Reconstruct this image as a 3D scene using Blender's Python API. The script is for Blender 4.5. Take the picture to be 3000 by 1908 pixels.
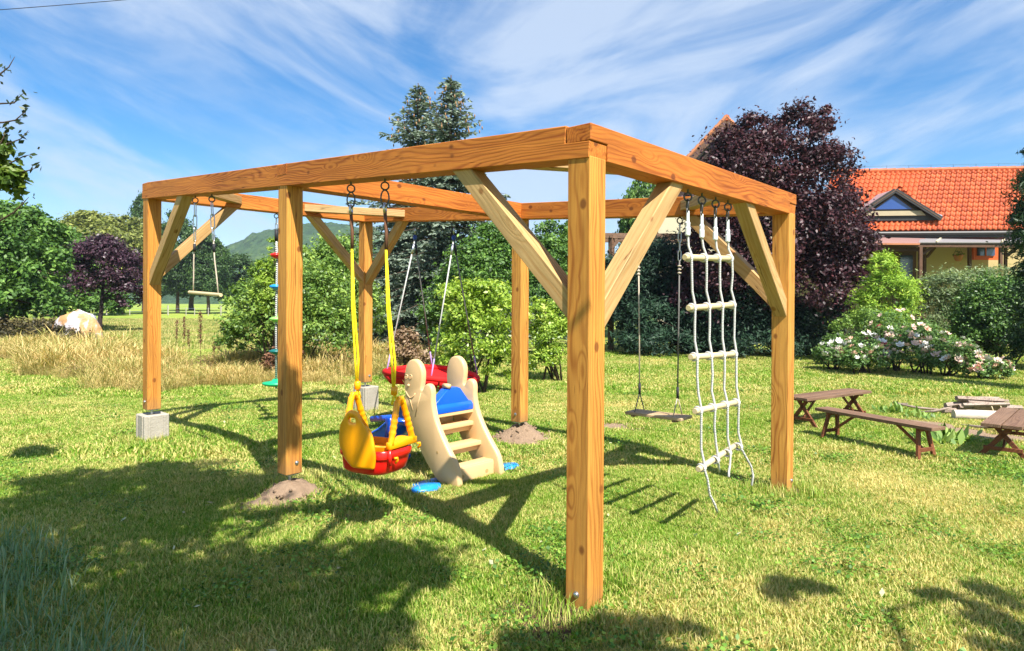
import bpy, bmesh, math, random
import numpy as np
from mathutils import Vector, Matrix, noise as mnoise
R = math.radians
random.seed(7); RNG = np.random.default_rng(7)
scn = bpy.context.scene
for o in list(bpy.data.objects): bpy.data.objects.remove(o)
COL = scn.collection

# ------------------------------------------------------------------ camera
CAM = Vector((-2.4513, -1.734, 1.4284)); YAW, PITCH, ROLL, FPX = 0.7219, -0.0049, 0.0053, 1924.97
fwd = Vector((math.cos(YAW)*math.cos(PITCH), math.sin(YAW)*math.cos(PITCH), math.sin(PITCH)))
rgt = Vector((math.sin(YAW), -math.cos(YAW), 0)); upv = rgt.cross(fwd)
r2 = rgt*math.cos(ROLL) + upv*math.sin(ROLL); u2 = upv*math.cos(ROLL) - rgt*math.sin(ROLL)
cd = bpy.data.cameras.new('camera'); cam = bpy.data.objects.new('camera', cd); COL.objects.link(cam)
M = Matrix((r2, u2, -fwd)).transposed().to_4x4(); M.translation = CAM; cam.matrix_world = M
cd.sensor_width = 36; cd.lens = 36*FPX/3000; cd.clip_end = 4000; cd.clip_start = 0.05
cd.shift_x = -(1522.36-1500)/3000; cd.shift_y = -(954-897.8)/3000
scn.camera = cam

# ------------------------------------------------------------------ light
SUN = Vector((0.25, 0.72, -1.0)).normalized()
SUNE, EXPO, SKYS = 5.0, 1.2, 0.078
sd = bpy.data.lights.new('sun', 'SUN'); sd.energy = SUNE; sd.angle = R(0.53); sd.color = (1, .955, .88)
so = bpy.data.objects.new('sun', sd); COL.objects.link(so); so.rotation_euler = SUN.to_track_quat('-Z', 'Y').to_euler()
so.location = (-5, -8, 12)
w = bpy.data.worlds.new('World'); scn.world = w; w.use_nodes = True
nt = w.node_tree; nt.nodes.clear(); N = nt.nodes; Lk = nt.links
def wn(t, **k):
    n = N.new(t)
    for a, b in k.items(): setattr(n, a, b)
    return n
sky = wn('ShaderNodeTexSky', sky_type='NISHITA', sun_disc=False, sun_elevation=math.asin(-SUN.z),
         sun_rotation=math.atan2(-SUN.x, -SUN.y), air_density=1.0, dust_density=0.15, ozone_density=2.2, altitude=300)
tc = wn('ShaderNodeTexCoord'); sp = wn('ShaderNodeSeparateXYZ'); Lk.new(tc.outputs['Generated'], sp.inputs[0])
AZ = R(41.4)
def vdot(v):
    n = wn('ShaderNodeVectorMath', operation='DOT_PRODUCT'); Lk.new(tc.outputs['Generated'], n.inputs[0]); n.inputs[1].default_value = v; return n.outputs['Value']
def wm(op, a, b=0.0, clamp=False):
    n = wn('ShaderNodeMath', operation=op, use_clamp=clamp)
    for i, v in enumerate((a, b)):
        if isinstance(v, (int, float)): n.inputs[i].default_value = v
        else: Lk.new(v, n.inputs[i])
    return n.outputs[0]
cu = vdot((math.sin(AZ), -math.cos(AZ), 0)); cf_ = vdot((math.cos(AZ), math.sin(AZ), 0))
cq = wm('SUBTRACT', sp.outputs[2], wm('MULTIPLY', wm('SQRT', wm('ADD', wm('MULTIPLY', wm('SUBTRACT', cu, -.02), wm('SUBTRACT', cu, -.02)), .012)), .36))
def cloud(su, sq, scale, det, dist, lo, hi, off, rough=.56):
    cx = wn('ShaderNodeCombineXYZ'); Lk.new(wm('MULTIPLY', cu, su), cx.inputs[0]); Lk.new(wm('MULTIPLY', cq, sq), cx.inputs[1]); Lk.new(wm('ADD', wm('MULTIPLY', cf_, su), off), cx.inputs[2])
    nz = wn('ShaderNodeTexNoise'); nz.inputs['Scale'].default_value = scale; nz.inputs['Detail'].default_value = det
    nz.inputs['Roughness'].default_value = rough; nz.inputs['Distortion'].default_value = dist; Lk.new(cx.outputs[0], nz.inputs['Vector'])
    mr = wn('ShaderNodeMapRange', interpolation_type='SMOOTHSTEP'); mr.inputs['From Min'].default_value = lo; mr.inputs['From Max'].default_value = hi
    Lk.new(nz.outputs['Fac'], mr.inputs['Value']); return mr.outputs[0]
c1 = cloud(1.25, 3.3, 2.1, 9, .6, .34, .66, 3.1, .57)
c2 = cloud(1.3, 6.5, 3.0, 9, .8, .42, .80, 11.3, .62)
ml = wn('ShaderNodeMath', operation='MULTIPLY'); Lk.new(c2, ml.inputs[0]); ml.inputs[1].default_value = .28
ad = wn('ShaderNodeMath', operation='ADD', use_clamp=True); Lk.new(c1, ad.inputs[0]); Lk.new(ml.outputs[0], ad.inputs[1])
hz = wn('ShaderNodeMapRange'); hz.inputs['From Min'].default_value = .0; hz.inputs['From Max'].default_value = .12; hz.inputs['To Min'].default_value = .55; Lk.new(sp.outputs[2], hz.inputs['Value'])
m3 = wn('ShaderNodeMath', operation='MULTIPLY'); Lk.new(ad.outputs[0], m3.inputs[0]); Lk.new(hz.outputs[0], m3.inputs[1])
m4 = wn('ShaderNodeMath', operation='MULTIPLY'); Lk.new(m3.outputs[0], m4.inputs[0]); m4.inputs[1].default_value = .72
hs = wn('ShaderNodeHueSaturation'); hs.inputs['Saturation'].default_value = 1.48; hs.inputs['Value'].default_value = 1.0; Lk.new(sky.outputs[0], hs.inputs['Color'])
mx = wn('ShaderNodeMixRGB'); Lk.new(m4.outputs[0], mx.inputs[0]); Lk.new(hs.outputs[0], mx.inputs[1]); mx.inputs[2].default_value = (4.3, 4.9, 5.8, 1)
bg = wn('ShaderNodeBackground'); bg.inputs['Strength'].default_value = SKYS; Lk.new(mx.outputs[0], bg.inputs[0])
wo = wn('ShaderNodeOutputWorld'); Lk.new(bg.outputs[0], wo.inputs[0])
vs = scn.view_settings; vs.view_transform = 'Standard'; vs.look = 'None'; vs.gamma = 1; vs.use_curve_mapping = False; vs.exposure = EXPO
scn.render.engine = 'CYCLES'
scn.cycles.max_bounces = 6; scn.cycles.transparent_max_bounces = 4; scn.cycles.diffuse_bounces = 3

# ------------------------------------------------------------------ helpers
def tag(o, label=None, cat=None, group=None, kind=None):
    if label: o['label'] = label
    if cat: o['category'] = cat
    if group: o['group'] = group
    if kind: o['kind'] = kind
    return o
def empty(name, loc=(0, 0, 0), label=None, cat=None, group=None, rz=0):
    o = bpy.data.objects.new(name, None); COL.objects.link(o); o.location = loc; o.rotation_euler = (0, 0, rz); o.empty_display_size = .1
    return tag(o, label, cat, group)
def dup(o, parent=None):
    c = o.copy(); COL.objects.link(c); c.parent = parent
    for ch in o.children: dup(ch, c)
    return c
def XL(px, d): return (px-1522.36)/FPX*d           # metres to the right of the view axis at depth d
def at(l, d, z=0.0):                               # garden frame: l metres right, d metres away, z up
    return Vector((CAM.x + .7506*d + .6608*l, CAM.y + .6608*d - .7506*l, z))
def zat(py, d): return CAM.z + (897.8-py)/FPX*d
class MB:
    def __init__(s): s.v = []; s.f = []
    def add(s, vs_, fs):
        n = len(s.v); s.v += [tuple(v) for v in vs_]; s.f += [tuple(i+n for i in f) for f in fs]; return s
    def box(s, c, size, m=None, taper=1):
        x, y, z = [q/2 for q in size]; vs_ = []
        for sz in (-1, 1):
            t = taper if sz > 0 else 1
            for sx, sy in ((-1, -1), (1, -1), (1, 1), (-1, 1)): vs_.append(Vector((sx*x*t, sy*y*t, sz*z)))
        if m is not None: vs_ = [m @ v for v in vs_]
        vs_ = [v + Vector(c) for v in vs_]
        return s.add(vs_, [(3, 2, 1, 0), (4, 5, 6, 7), (0, 1, 5, 4), (1, 2, 6, 5), (2, 3, 7, 6), (3, 0, 4, 7)])
    def bar(s, a, b, w_, h_, up=(0, 0, 1)):
        a = Vector(a); b = Vector(b); d = (b-a); Ln = d.length; d.normalize()
        u = Vector(up); sd_ = d.cross(u); sd_.normalize(); u = sd_.cross(d)
        m = Matrix((d, sd_, u)).transposed()
        return s.box((a+b)/2, (Ln, w_, h_), m)
    def tube(s, pts, r, n=8, closed=False):
        pts = [Vector(p) for p in pts]; rs = r if isinstance(r, (list, tuple)) else [r]*len(pts)
        rings = []; prev = None
        for i, p in enumerate(pts):
            if closed: d = pts[(i+1) % len(pts)]-pts[i-1]
            else: d = pts[min(i+1, len(pts)-1)]-pts[max(i-1, 0)]
            if d.length < 1e-9: d = Vector((0, 0, 1))
            d.normalize()
            if prev is None: a = d.orthogonal().normalized()
            else:
                a = prev - d*prev.dot(d)
                a = a.normalized() if a.length > 1e-6 else d.orthogonal().normalized()
            prev = a; b = d.cross(a)
            rings.append([p + (a*math.cos(2*math.pi*k/n)+b*math.sin(2*math.pi*k/n))*rs[i] for k in range(n)])
        vs_ = [v for ring in rings for v in ring]; fs = []; m = len(rings)
        for i in range(m if closed else m-1):
            j = (i+1) % m
            for k in range(n): fs.append((i*n+k, i*n+(k+1) % n, j*n+(k+1) % n, j*n+k))
        if not closed:
            fs.append(tuple(range(n))[::-1]); fs.append(tuple((m-1)*n+k for k in range(n)))
        return s.add(vs_, fs)
    def lathe(s, prof, c=(0, 0, 0), n=16, m=None):
        vs_ = []; fs = []
        for r_, z in prof:
            for k in range(n):
                v = Vector((r_*math.cos(2*math.pi*k/n), r_*math.sin(2*math.pi*k/n), z))
                if m is not None: v = m @ v
                vs_.append(v+Vector(c))
        for i in range(len(prof)-1):
            for k in range(n): fs.append((i*n+k, i*n+(k+1) % n, (i+1)*n+(k+1) % n, (i+1)*n+k))
        fs.append(tuple(range(n))[::-1]); fs.append(tuple((len(prof)-1)*n+k for k in range(n)))
        return s.add(vs_, fs)
    def prism(s, outline, f0, f1):
        n = len(outline); a = [Vector(f0(*p)) for p in outline]; b = [Vector(f1(*p)) for p in outline]
        return s.add(a+b, [tuple(range(n))[::-1], tuple(range(n, 2*n))]+[(i, (i+1) % n, n+(i+1) % n, n+i) for i in range(n)])
    def build(s, name, mat, parent=None, bevel=0, seg=1, smooth=False, loc=None, sub=0):
        me = bpy.data.meshes.new(name); me.from_pydata(s.v, [], s.f); me.update()
        bm = bmesh.new(); bm.from_mesh(me); bmesh.ops.recalc_face_normals(bm, faces=bm.faces)
        if bevel:
            es = [e for e in bm.edges if len(e.link_faces) == 2 and e.calc_face_angle(0) > .35]
            bmesh.ops.bevel(bm, geom=es, offset=bevel, segments=seg, affect='EDGES', profile=.6, clamp_overlap=True)
        bm.to_mesh(me); bm.free()
        if smooth:
            for p in me.polygons: p.use_smooth = True
        me.materials.append(mat); o = bpy.data.objects.new(name, me); COL.objects.link(o)
        if parent is not None: o.parent = parent
        if loc is not None: o.location = loc
        if sub:
            md = o.modifiers.new('smooth', 'SUBSURF'); md.levels = md.render_levels = sub
        return o
def smooth_by_angle(o, ang=40):
    me = o.data
    for p in me.polygons: p.use_smooth = True
    bm = bmesh.new(); bm.from_mesh(me)
    for e in bm.edges: e.smooth = not (len(e.link_faces) == 2 and e.calc_face_angle(0) > R(ang))
    bm.to_mesh(me); bm.free(); return o

# ------------------------------------------------------------------ materials
def newmat(name):
    m = bpy.data.materials.new(name); m.use_nodes = True; nt = m.node_tree; nt.nodes.clear(); return m, nt
def nd(nt, t, **k):
    n = nt.nodes.new(t)
    for a, b in k.items():
        if a in n.inputs.keys() if hasattr(n.inputs, 'keys') else False: n.inputs[a].default_value = b
        else: setattr(n, a, b)
    return n
def ramp(nt, fac, stops, interp='LINEAR'):
    r = nt.nodes.new('ShaderNodeValToRGB'); r.color_ramp.interpolation = interp; e = r.color_ramp.elements
    while len(e) < len(stops): e.new(.5)
    for i, (p, c) in enumerate(stops): e[i].position = p; e[i].color = (*c, 1) if len(c) == 3 else c
    nt.links.new(fac, r.inputs[0]); return r.outputs[0]
def noisen(nt, vec, scale, det=4, rough=.55, dist=0):
    n = nt.nodes.new('ShaderNodeTexNoise'); n.inputs['Scale'].default_value = scale; n.inputs['Detail'].default_value = det
    n.inputs['Roughness'].default_value = rough; n.inputs['Distortion'].default_value = dist
    if vec is not None: nt.links.new(vec, n.inputs['Vector'])
    return n.outputs['Fac']
def mapping(nt, vec, scale=(1, 1, 1), loc=(0, 0, 0)):
    n = nt.nodes.new('ShaderNodeMapping'); n.inputs['Scale'].default_value = scale; n.inputs['Location'].default_value = loc
    nt.links.new(vec, n.inputs[0]); return n.outputs[0]
def mixc(nt, fac, a, b, mode='MIX'):
    n = nt.nodes.new('ShaderNodeMixRGB'); n.blend_type = mode
    for i, v in enumerate((fac, a, b)):
        if isinstance(v, (int, float)): n.inputs[i].default_value = v
        elif isinstance(v, tuple): n.inputs[i].default_value = (*v, 1)
        else: nt.links.new(v, n.inputs[i])
    return n.outputs[0]
def mathn(nt, op, a, b=0.0, clamp=False):
    n = nt.nodes.new('ShaderNodeMath'); n.operation = op; n.use_clamp = clamp
    for i, v in enumerate((a, b)):
        if isinstance(v, (int, float)): n.inputs[i].default_value = v
        else: nt.links.new(v, n.inputs[i])
    return n.outputs[0]
def finish(nt, col, rough=.6, spec=.4, metal=0, bump=None, bstr=.3, bdist=.01, trans=0, coat=0):
    b = nt.nodes.new('ShaderNodeBsdfPrincipled')
    if isinstance(col, tuple): b.inputs['Base Color'].default_value = (*col, 1)
    else: nt.links.new(col, b.inputs['Base Color'])
    if isinstance(rough, (int, float)): b.inputs['Roughness'].default_value = rough
    else: nt.links.new(rough, b.inputs['Roughness'])
    b.inputs['Specular IOR Level'].default_value = spec; b.inputs['Metallic'].default_value = metal
    b.inputs['Coat Weight'].default_value = coat
    if bump is not None:
        bp = nt.nodes.new('ShaderNodeBump'); bp.inputs['Strength'].default_value = bstr; bp.inputs['Distance'].default_value = bdist
        nt.links.new(bump, bp.inputs['Height']); nt.links.new(bp.outputs[0], b.inputs['Normal'])
    out = nt.nodes.new('ShaderNodeOutputMaterial')
    if trans:
        t = nt.nodes.new('ShaderNodeBsdfTranslucent')
        if isinstance(col, tuple): t.inputs[0].default_value = (*col, 1)
        else: nt.links.new(mixc(nt, 1.0, col, (1.5, 1.45, .8), 'MULTIPLY'), t.inputs[0])
        ms = nt.nodes.new('ShaderNodeMixShader'); ms.inputs[0].default_value = trans
        nt.links.new(b.outputs[0], ms.inputs[1]); nt.links.new(t.outputs[0], ms.inputs[2]); nt.links.new(ms.outputs[0], out.inputs[0])
    else: nt.links.new(b.outputs[0], out.inputs[0])
def simple(name, c, rough=.6, spec=.4, metal=0, var=.18, scale=6, bstr=.15, coat=0, bdist=.004):
    m, nt = newmat(name); t = nd(nt, 'ShaderNodeTexCoord')
    f = noisen(nt, t.outputs['Object'], scale, 6); f2 = noisen(nt, t.outputs['Object'], scale*9, 3)
    lo = tuple(x*(1-var) for x in c); hi = tuple(min(1, x*(1+var)) for x in c)
    col = mixc(nt, mathn(nt, 'ADD', mathn(nt, 'MULTIPLY', f, .7), mathn(nt, 'MULTIPLY', f2, .3)), lo, hi)
    finish(nt, col, rough, spec, metal, f2, bstr, bdist, coat=coat); return m
def timber(name, light, mid, dark, knotc, gscale=1.0, foot=False):
    m, nt = newmat(name); t = nd(nt, 'ShaderNodeTexCoord'); oi = nd(nt, 'ShaderNodeObjectInfo')
    off = nt.nodes.new('ShaderNodeCombineXYZ'); 
    nt.links.new(mathn(nt, 'MULTIPLY', oi.outputs['Random'], 37.0), off.inputs[0]); nt.links.new(mathn(nt, 'MULTIPLY', oi.outputs['Random'], 11.0), off.inputs[1])
    va = nt.nodes.new('ShaderNodeVectorMath'); va.operation = 'ADD'; nt.links.new(t.outputs['Object'], va.inputs[0]); nt.links.new(off.outputs[0], va.inputs[1])
    P = va.outputs[0]
    # knots: sparse cells along the board
    kv = nt.nodes.new('ShaderNodeTexVoronoi'); kv.inputs['Scale'].default_value = 3.4; kv.inputs['Randomness'].default_value = 1
    nt.links.new(mapping(nt, P, (.85, 2.6, 2.6)), kv.inputs['Vector']); kd = kv.outputs['Distance']; ks = nt.nodes.new('ShaderNodeSeparateXYZ'); nt.links.new(kv.outputs['Color'], ks.inputs[0]); kd = mathn(nt, 'ADD', kd, mathn(nt, 'MULTIPLY', mathn(nt, 'GREATER_THAN', ks.outputs[0], .42), 1.0))
    # warp the grain round the knots
    warp = mathn(nt, 'MULTIPLY', mathn(nt, 'SUBTRACT', .36, kd, True), .22)
    w2 = noisen(nt, mapping(nt, P, (1.1, 5, 5)), 1.0, 2, .5)
    w2 = mathn(nt, 'MULTIPLY', w2, .30)
    sx = nt.nodes.new('ShaderNodeSeparateXYZ'); nt.links.new(mapping(nt, P, (.35, 1, 1)), sx.inputs[0])
    yy = mathn(nt, 'ADD', mathn(nt, 'MULTIPLY', sx.outputs[1], 1.35), mathn(nt, 'MULTIPLY', sx.outputs[2], 1.0))
    yy = mathn(nt, 'ADD', mathn(nt, 'ADD', yy, mathn(nt, 'MULTIPLY', sx.outputs[0], .06)), mathn(nt, 'ADD', warp, w2))
    ring = mathn(nt, 'SINE', mathn(nt, 'MULTIPLY', yy, 250.0*gscale))
    ring = mathn(nt, 'POWER', mathn(nt, 'ADD', mathn(nt, 'MULTIPLY', ring, .5), .5), 2.2)
    fine = noisen(nt, mapping(nt, P, (2.2, 90, 90)), 1.0, 4, .6)
    broad = noisen(nt, mapping(nt, P, (.8, 9, 9)), 1.0, 3, .6)
    tone = mathn(nt, 'ADD', mathn(nt, 'MULTIPLY', broad, .7), mathn(nt, 'MULTIPLY', mathn(nt, 'SUBTRACT', oi.outputs['Random'], .35), .7), True)
    col = mixc(nt, tone, light, mid)
    col = mixc(nt, mathn(nt, 'MULTIPLY', ring, mathn(nt, 'ADD', mathn(nt, 'MULTIPLY', mathn(nt, 'SUBTRACT', broad, .30, True), 2.0), .06)), col, dark)
    col = mixc(nt, mathn(nt, 'MULTIPLY', mathn(nt, 'SUBTRACT', fine, .45, True), .9), col, dark)
    k2 = nt.nodes.new('ShaderNodeTexVoronoi'); k2.inputs['Scale'].default_value = 10.5; nt.links.new(mapping(nt, P, (.72, 1.0, 1.0), (4, 2, 7)), k2.inputs['Vector'])
    k3 = nt.nodes.new('ShaderNodeSeparateXYZ'); nt.links.new(k2.outputs['Color'], k3.inputs[0])
    kd2 = mathn(nt, 'ADD', k2.outputs['Distance'], mathn(nt, 'GREATER_THAN', k3.outputs[0], .17))
    wt = nt.nodes.new('ShaderNodeMapRange'); wt.inputs['From Min'].default_value = .35; wt.inputs['From Max'].default_value = .68; wt.inputs['To Min'].default_value = .78; wt.inputs['To Max'].default_value = 1.08
    nt.links.new(noisen(nt, mapping(nt, P, (1.0, 4, 4), (6, 3, 1)), 1.6, 5, .65), wt.inputs['Value']); wc = nt.nodes.new('ShaderNodeCombineXYZ')
    for q_ in range(3): nt.links.new(wt.outputs[0], wc.inputs[q_])
    col = mixc(nt, 1.0, col, wc.outputs[0], 'MULTIPLY')
    kf = nt.nodes.new('ShaderNodeMapRange'); kf.inputs['From Min'].default_value = .23; kf.inputs['From Max'].default_value = .14; nt.links.new(kd2, kf.inputs['Value'])
    col = mixc(nt, mathn(nt, 'MULTIPLY', kf.outputs[0], .8), col, knotc)
    st_ = noisen(nt, mapping(nt, P, (1.0, 42, 42), (1, 8, 3)), 1.0, 5, .65, .3)
    sr = nt.nodes.new('ShaderNodeMapRange'); sr.inputs['From Min'].default_value = .50; sr.inputs['From Max'].default_value = .68; nt.links.new(st_, sr.inputs['Value'])
    col = mixc(nt, mathn(nt, 'MULTIPLY', sr.outputs[0], .55), col, dark)
    # drying cracks
    ck = noisen(nt, mapping(nt, P, (.9, 26, 26), (3, 5, 9)), 1.0, 2, .5)
    cf = nt.nodes.new('ShaderNodeMapRange'); cf.inputs['From Min'].default_value = .012; cf.inputs['From Max'].default_value = .003
    nt.links.new(mathn(nt, 'ABSOLUTE', mathn(nt, 'SUBTRACT', ck, .50)), cf.inputs['Value'])
    ckm = noisen(nt, mapping(nt, P, (1.2, 3, 3), (7, 1, 2)), 1.0, 1, .5)
    cfm = nt.nodes.new('ShaderNodeMapRange'); cfm.inputs['From Min'].default_value = .52; cfm.inputs['From Max'].default_value = .6; nt.links.new(ckm, cfm.inputs['Value'])
    cr = mathn(nt, 'MULTIPLY', cf.outputs[0], cfm.outputs[0])
    col = mixc(nt, mathn(nt, 'MULTIPLY', cr, .8), col, tuple(x*.25 for x in dark))
    tx = nt.nodes.new('ShaderNodeSeparateXYZ'); nt.links.new(t.outputs['Object'], tx.inputs[0])
    dm = nt.nodes.new('ShaderNodeMapRange'); dm.inputs['From Min'].default_value = .14; dm.inputs['From Max'].default_value = .0; nt.links.new(mathn(nt, 'ADD', tx.outputs[0], mathn(nt, 'MULTIPLY', mathn(nt, 'SUBTRACT', noisen(nt, P, 14, 4, .6), .5), .16)), dm.inputs['Value'])
    if foot: col = mixc(nt, mathn(nt, 'MULTIPLY', dm.outputs[0], .45), col, (.16, .11, .06))
    h = mathn(nt, 'SUBTRACT', mathn(nt, 'MULTIPLY', fine, .5), mathn(nt, 'ADD', cr, mathn(nt, 'MULTIPLY', ring, .25)))
    finish(nt, col, .62, .22, 0, h, .5, .0025); return m
def leafmat(name, dark, mid, light, rough=.5, spec=.35, trans=.28, patch=None):
    m, nt = newmat(name); a = nd(nt, 'ShaderNodeAttribute', attribute_name='rnd')
    col = ramp(nt, a.outputs['Fac'], [(0, dark), (.5, mid), (1, light)])
    finish(nt, col, rough, spec, 0, trans=trans); return m
def grassmat(name, g1, g2, dry, drylo=.45, dryhi=.75, trans=.3):
    m, nt = newmat(name); a = nd(nt, 'ShaderNodeAttribute', attribute_name='rnd'); g = nd(nt, 'ShaderNodeNewGeometry')
    n1 = noisen(nt, g.outputs['Position'], .42, 3, .6); n2 = noisen(nt, g.outputs['Position'], 1.9, 5, .65)
    patch = mathn(nt, 'ADD', mathn(nt, 'MULTIPLY', n1, .55), mathn(nt, 'MULTIPLY', n2, .45))
    mix = mathn(nt, 'ADD', patch, mathn(nt, 'MULTIPLY', mathn(nt, 'SUBTRACT', a.outputs['Fac'], .5), .36))
    mr = nt.nodes.new('ShaderNodeMapRange'); mr.inputs['From Min'].default_value = drylo; mr.inputs['From Max'].default_value = dryhi
    nt.links.new(mix, mr.inputs['Value'])
    col = mixc(nt, mr.outputs[0], mixc(nt, a.outputs['Fac'], g1, g2), dry)
    finish(nt, col, .55, .25, 0, trans=trans); return m

WOOD = timber('oiled_larch', (.60, .215, .036), (.50, .135, .017), (.20, .034, .005), (.11, .028, .008))
POSTW = timber('oiled_larch_post', (.64, .315, .066), (.55, .225, .036), (.28, .080, .011), (.14, .040, .010), .8, True)
BRACEW = timber('pale_spruce', (.57, .38, .17), (.49, .295, .11), (.36, .17, .048), (.22, .085, .022), .6)
OLDW = timber('weathered_brown_wood', (.26, .16, .10), (.20, .115, .07), (.10, .05, .03), (.06, .03, .02), .8)
REDW = timber('red_brown_leg_wood', (.24, .085, .035), (.18, .06, .025), (.09, .03, .015), (.05, .02, .01), .8)
DARKW = timber('dark_house_timber', (.16, .085, .05), (.12, .06, .035), (.06, .03, .02), (.03, .02, .01), .5)
PALER = simple('pale_turned_wood', (.60, .48, .27), .55, .3, var=.12, scale=20)
STEEL = simple('galvanised_steel', (.55, .56, .58), .35, .5, 1, .15, 40)
DSTEEL = simple('dark_steel', (.10, .095, .09), .45, .5, .8, .3, 40)
CONC = simple('concrete', (.36, .325, .265), .95, .15, 0, .32, 7, .9, bdist=.006)
SOIL = simple('dry_soil', (.36, .25, .165), 1, .1, 0, .35, 18, 1.0, bdist=.02)
DSOIL = simple('dark_soil', (.13, .08, .05), 1, .1, 0, .4, 18, 1.0, bdist=.02)
YEL = simple('yellow_plastic', (.95, .37, .003), .28, .5, 0, .04, 3, .02)
YELR = simple('yellow_rope', (.92, .66, .01), .6, .3, 0, .15, 90, .4)
RED = simple('red_plastic', (.74, .012, .008), .28, .5, 0, .05, 3, .02)
BLUE = simple('blue_plastic', (.005, .10, .68), .25, .5, 0, .06, 3, .02)
LBLUE = simple('light_blue_plastic', (.01, .25, .72), .3, .5, 0, .06, 3, .02)
BEIGE = simple('beige_plastic', (.66, .44, .215), .42, .4, 0, .06, 7, .06)
GREENP = simple('green_plastic', (.01, .42, .16), .35, .5, 0, .08, 5, .02)
LGREENP = simple('light_green_plastic', (.25, .62, .12), .35, .5, 0, .08, 5, .02)
TEALP = simple('dark_teal_plastic', (.005, .12, .11), .35, .5, 0, .08, 5, .02)
CLOTH = simple('red_fabric', (.62, .012, .012), .75, .2, 0, .2, 14, .3)
BLACK = simple('black_mesh', (.02, .02, .025), .6, .3)
def ropemat():
    m, nt = newmat('white_rope'); t = nd(nt, 'ShaderNodeTexCoord'); wv = nt.nodes.new('ShaderNodeTexWave'); wv.bands_direction = 'DIAGONAL'; wv.inputs['Scale'].default_value = 75; nt.links.new(t.outputs['Object'], wv.inputs['Vector'])
    f = noisen(nt, t.outputs['Object'], 9, 4); col = mixc(nt, wv.outputs['Fac'], (.52, .51, .49), (.68, .68, .66)); finish(nt, mixc(nt, mathn(nt, 'MULTIPLY', f, .35), col, (.42, .38, .30)), .8, .15, 0, wv.outputs['Fac'], .6, .003); return m
WHITER = ropemat()
WHITEP = simple('white_plastic', (.82, .84, .86), .35, .5, 0, .04, 8, .02)
GREYR = simple('grey_rope', (.16, .15, .14), .8, .2, 0, .3, 120, .5)
TANR = simple('tan_rope', (.50, .42, .32), .8, .2, 0, .2, 120, .5)
BARK = simple('bark', (.10, .07, .05), .95, .15, 0, .4, 14, 1, bdist=.02)
PBARK = simple('purple_tree_bark', (.05, .035, .035), .95, .15, 0, .4, 14, 1, bdist=.02)
TILE = simple('orange_clay_tile', (.50, .085, .022), .6, .35, 0, .28, 3, .2)
def tilemat():
    m, nt = newmat('clay_roof_tile'); t = nd(nt, 'ShaderNodeNewGeometry'); oi = nd(nt, 'ShaderNodeObjectInfo'); f = noisen(nt, t.outputs['Position'], 2.2, 4, .6); f2 = noisen(nt, t.outputs['Position'], 26, 3)
    k = mathn(nt, 'ADD', mathn(nt, 'MULTIPLY', f, .6), mathn(nt, 'ADD', mathn(nt, 'MULTIPLY', oi.outputs['Random'], .32), mathn(nt, 'MULTIPLY', f2, .15)))
    finish(nt, ramp(nt, k, [(.25, (.32, .055, .02)), (.5, (.46, .085, .024)), (.8, (.58, .13, .04))]), .65, .3, 0, f2, .2, .004); return m
TILE = tilemat()
TILEB = simple('tile_underlay', (.40, .09, .03), .8, .2)
WALLY = simple('ochre_render', (.46, .36, .18), .9, .15, 0, .08, 2.5, .3)
WALLC = simple('cream_render', (.50, .45, .31), .9, .15, 0, .06, 2.5, .3)
BOARDC = simple('cream_board', (.62, .52, .34), .8, .2, 0, .08, 4)
BLKM = simple('black_sheet_metal', (.03, .028, .027), .5, .4)
GREYM = simple('grey_zinc', (.36, .40, .44), .35, .5, .4, .12, 4)
REDFR = simple('red_orange_frame', (.62, .10, .02), .5, .4)
GLASS = simple('window_glass', (.03, .05, .10), .06, .9, 0, .05)
TERRA = simple('terracotta', (.42, .17, .08), .8, .2)
SHEET = simple('white_sheet', (.72, .72, .74), .5, .35, 0, .12, 3, .5)
# translucent corrugated sheet of the porch
POLY = simple('grey_roof_sheet', (.28, .26, .26), .35, .5, 0, .12, 2)

# two coloured rope (white/black twist)
def twist():
    m, nt = newmat('striped_rope'); t = nd(nt, 'ShaderNodeTexCoord'); wv = nt.nodes.new('ShaderNodeTexWave')
    wv.bands_direction = 'DIAGONAL'; wv.inputs['Scale'].default_value = 26; nt.links.new(t.outputs['Object'], wv.inputs['Vector'])
    finish(nt, ramp(nt, wv.outputs['Fac'], [(.42, (.05, .05, .05)), (.55, (.72, .70, .66))]), .8, .2); return m
TWIST = twist()
def heapmat():
    m, nt = newmat('covered_heap'); t = nd(nt, 'ShaderNodeTexCoord'); f = noisen(nt, mapping(nt, t.outputs['Object'], (1.4, 1.4, 1)), 1.6, 4, .5, .6)
    finish(nt, ramp(nt, f, [(.0, (.42, .38, .36)), (.46, (.52, .48, .50)), (.52, (.46, .27, .13)), (.62, (.50, .29, .12)), (.68, (.52, .48, .50))]), .5, .3, 0, noisen(nt, t.outputs['Object'], 5, 4), .8, .05); return m

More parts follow.
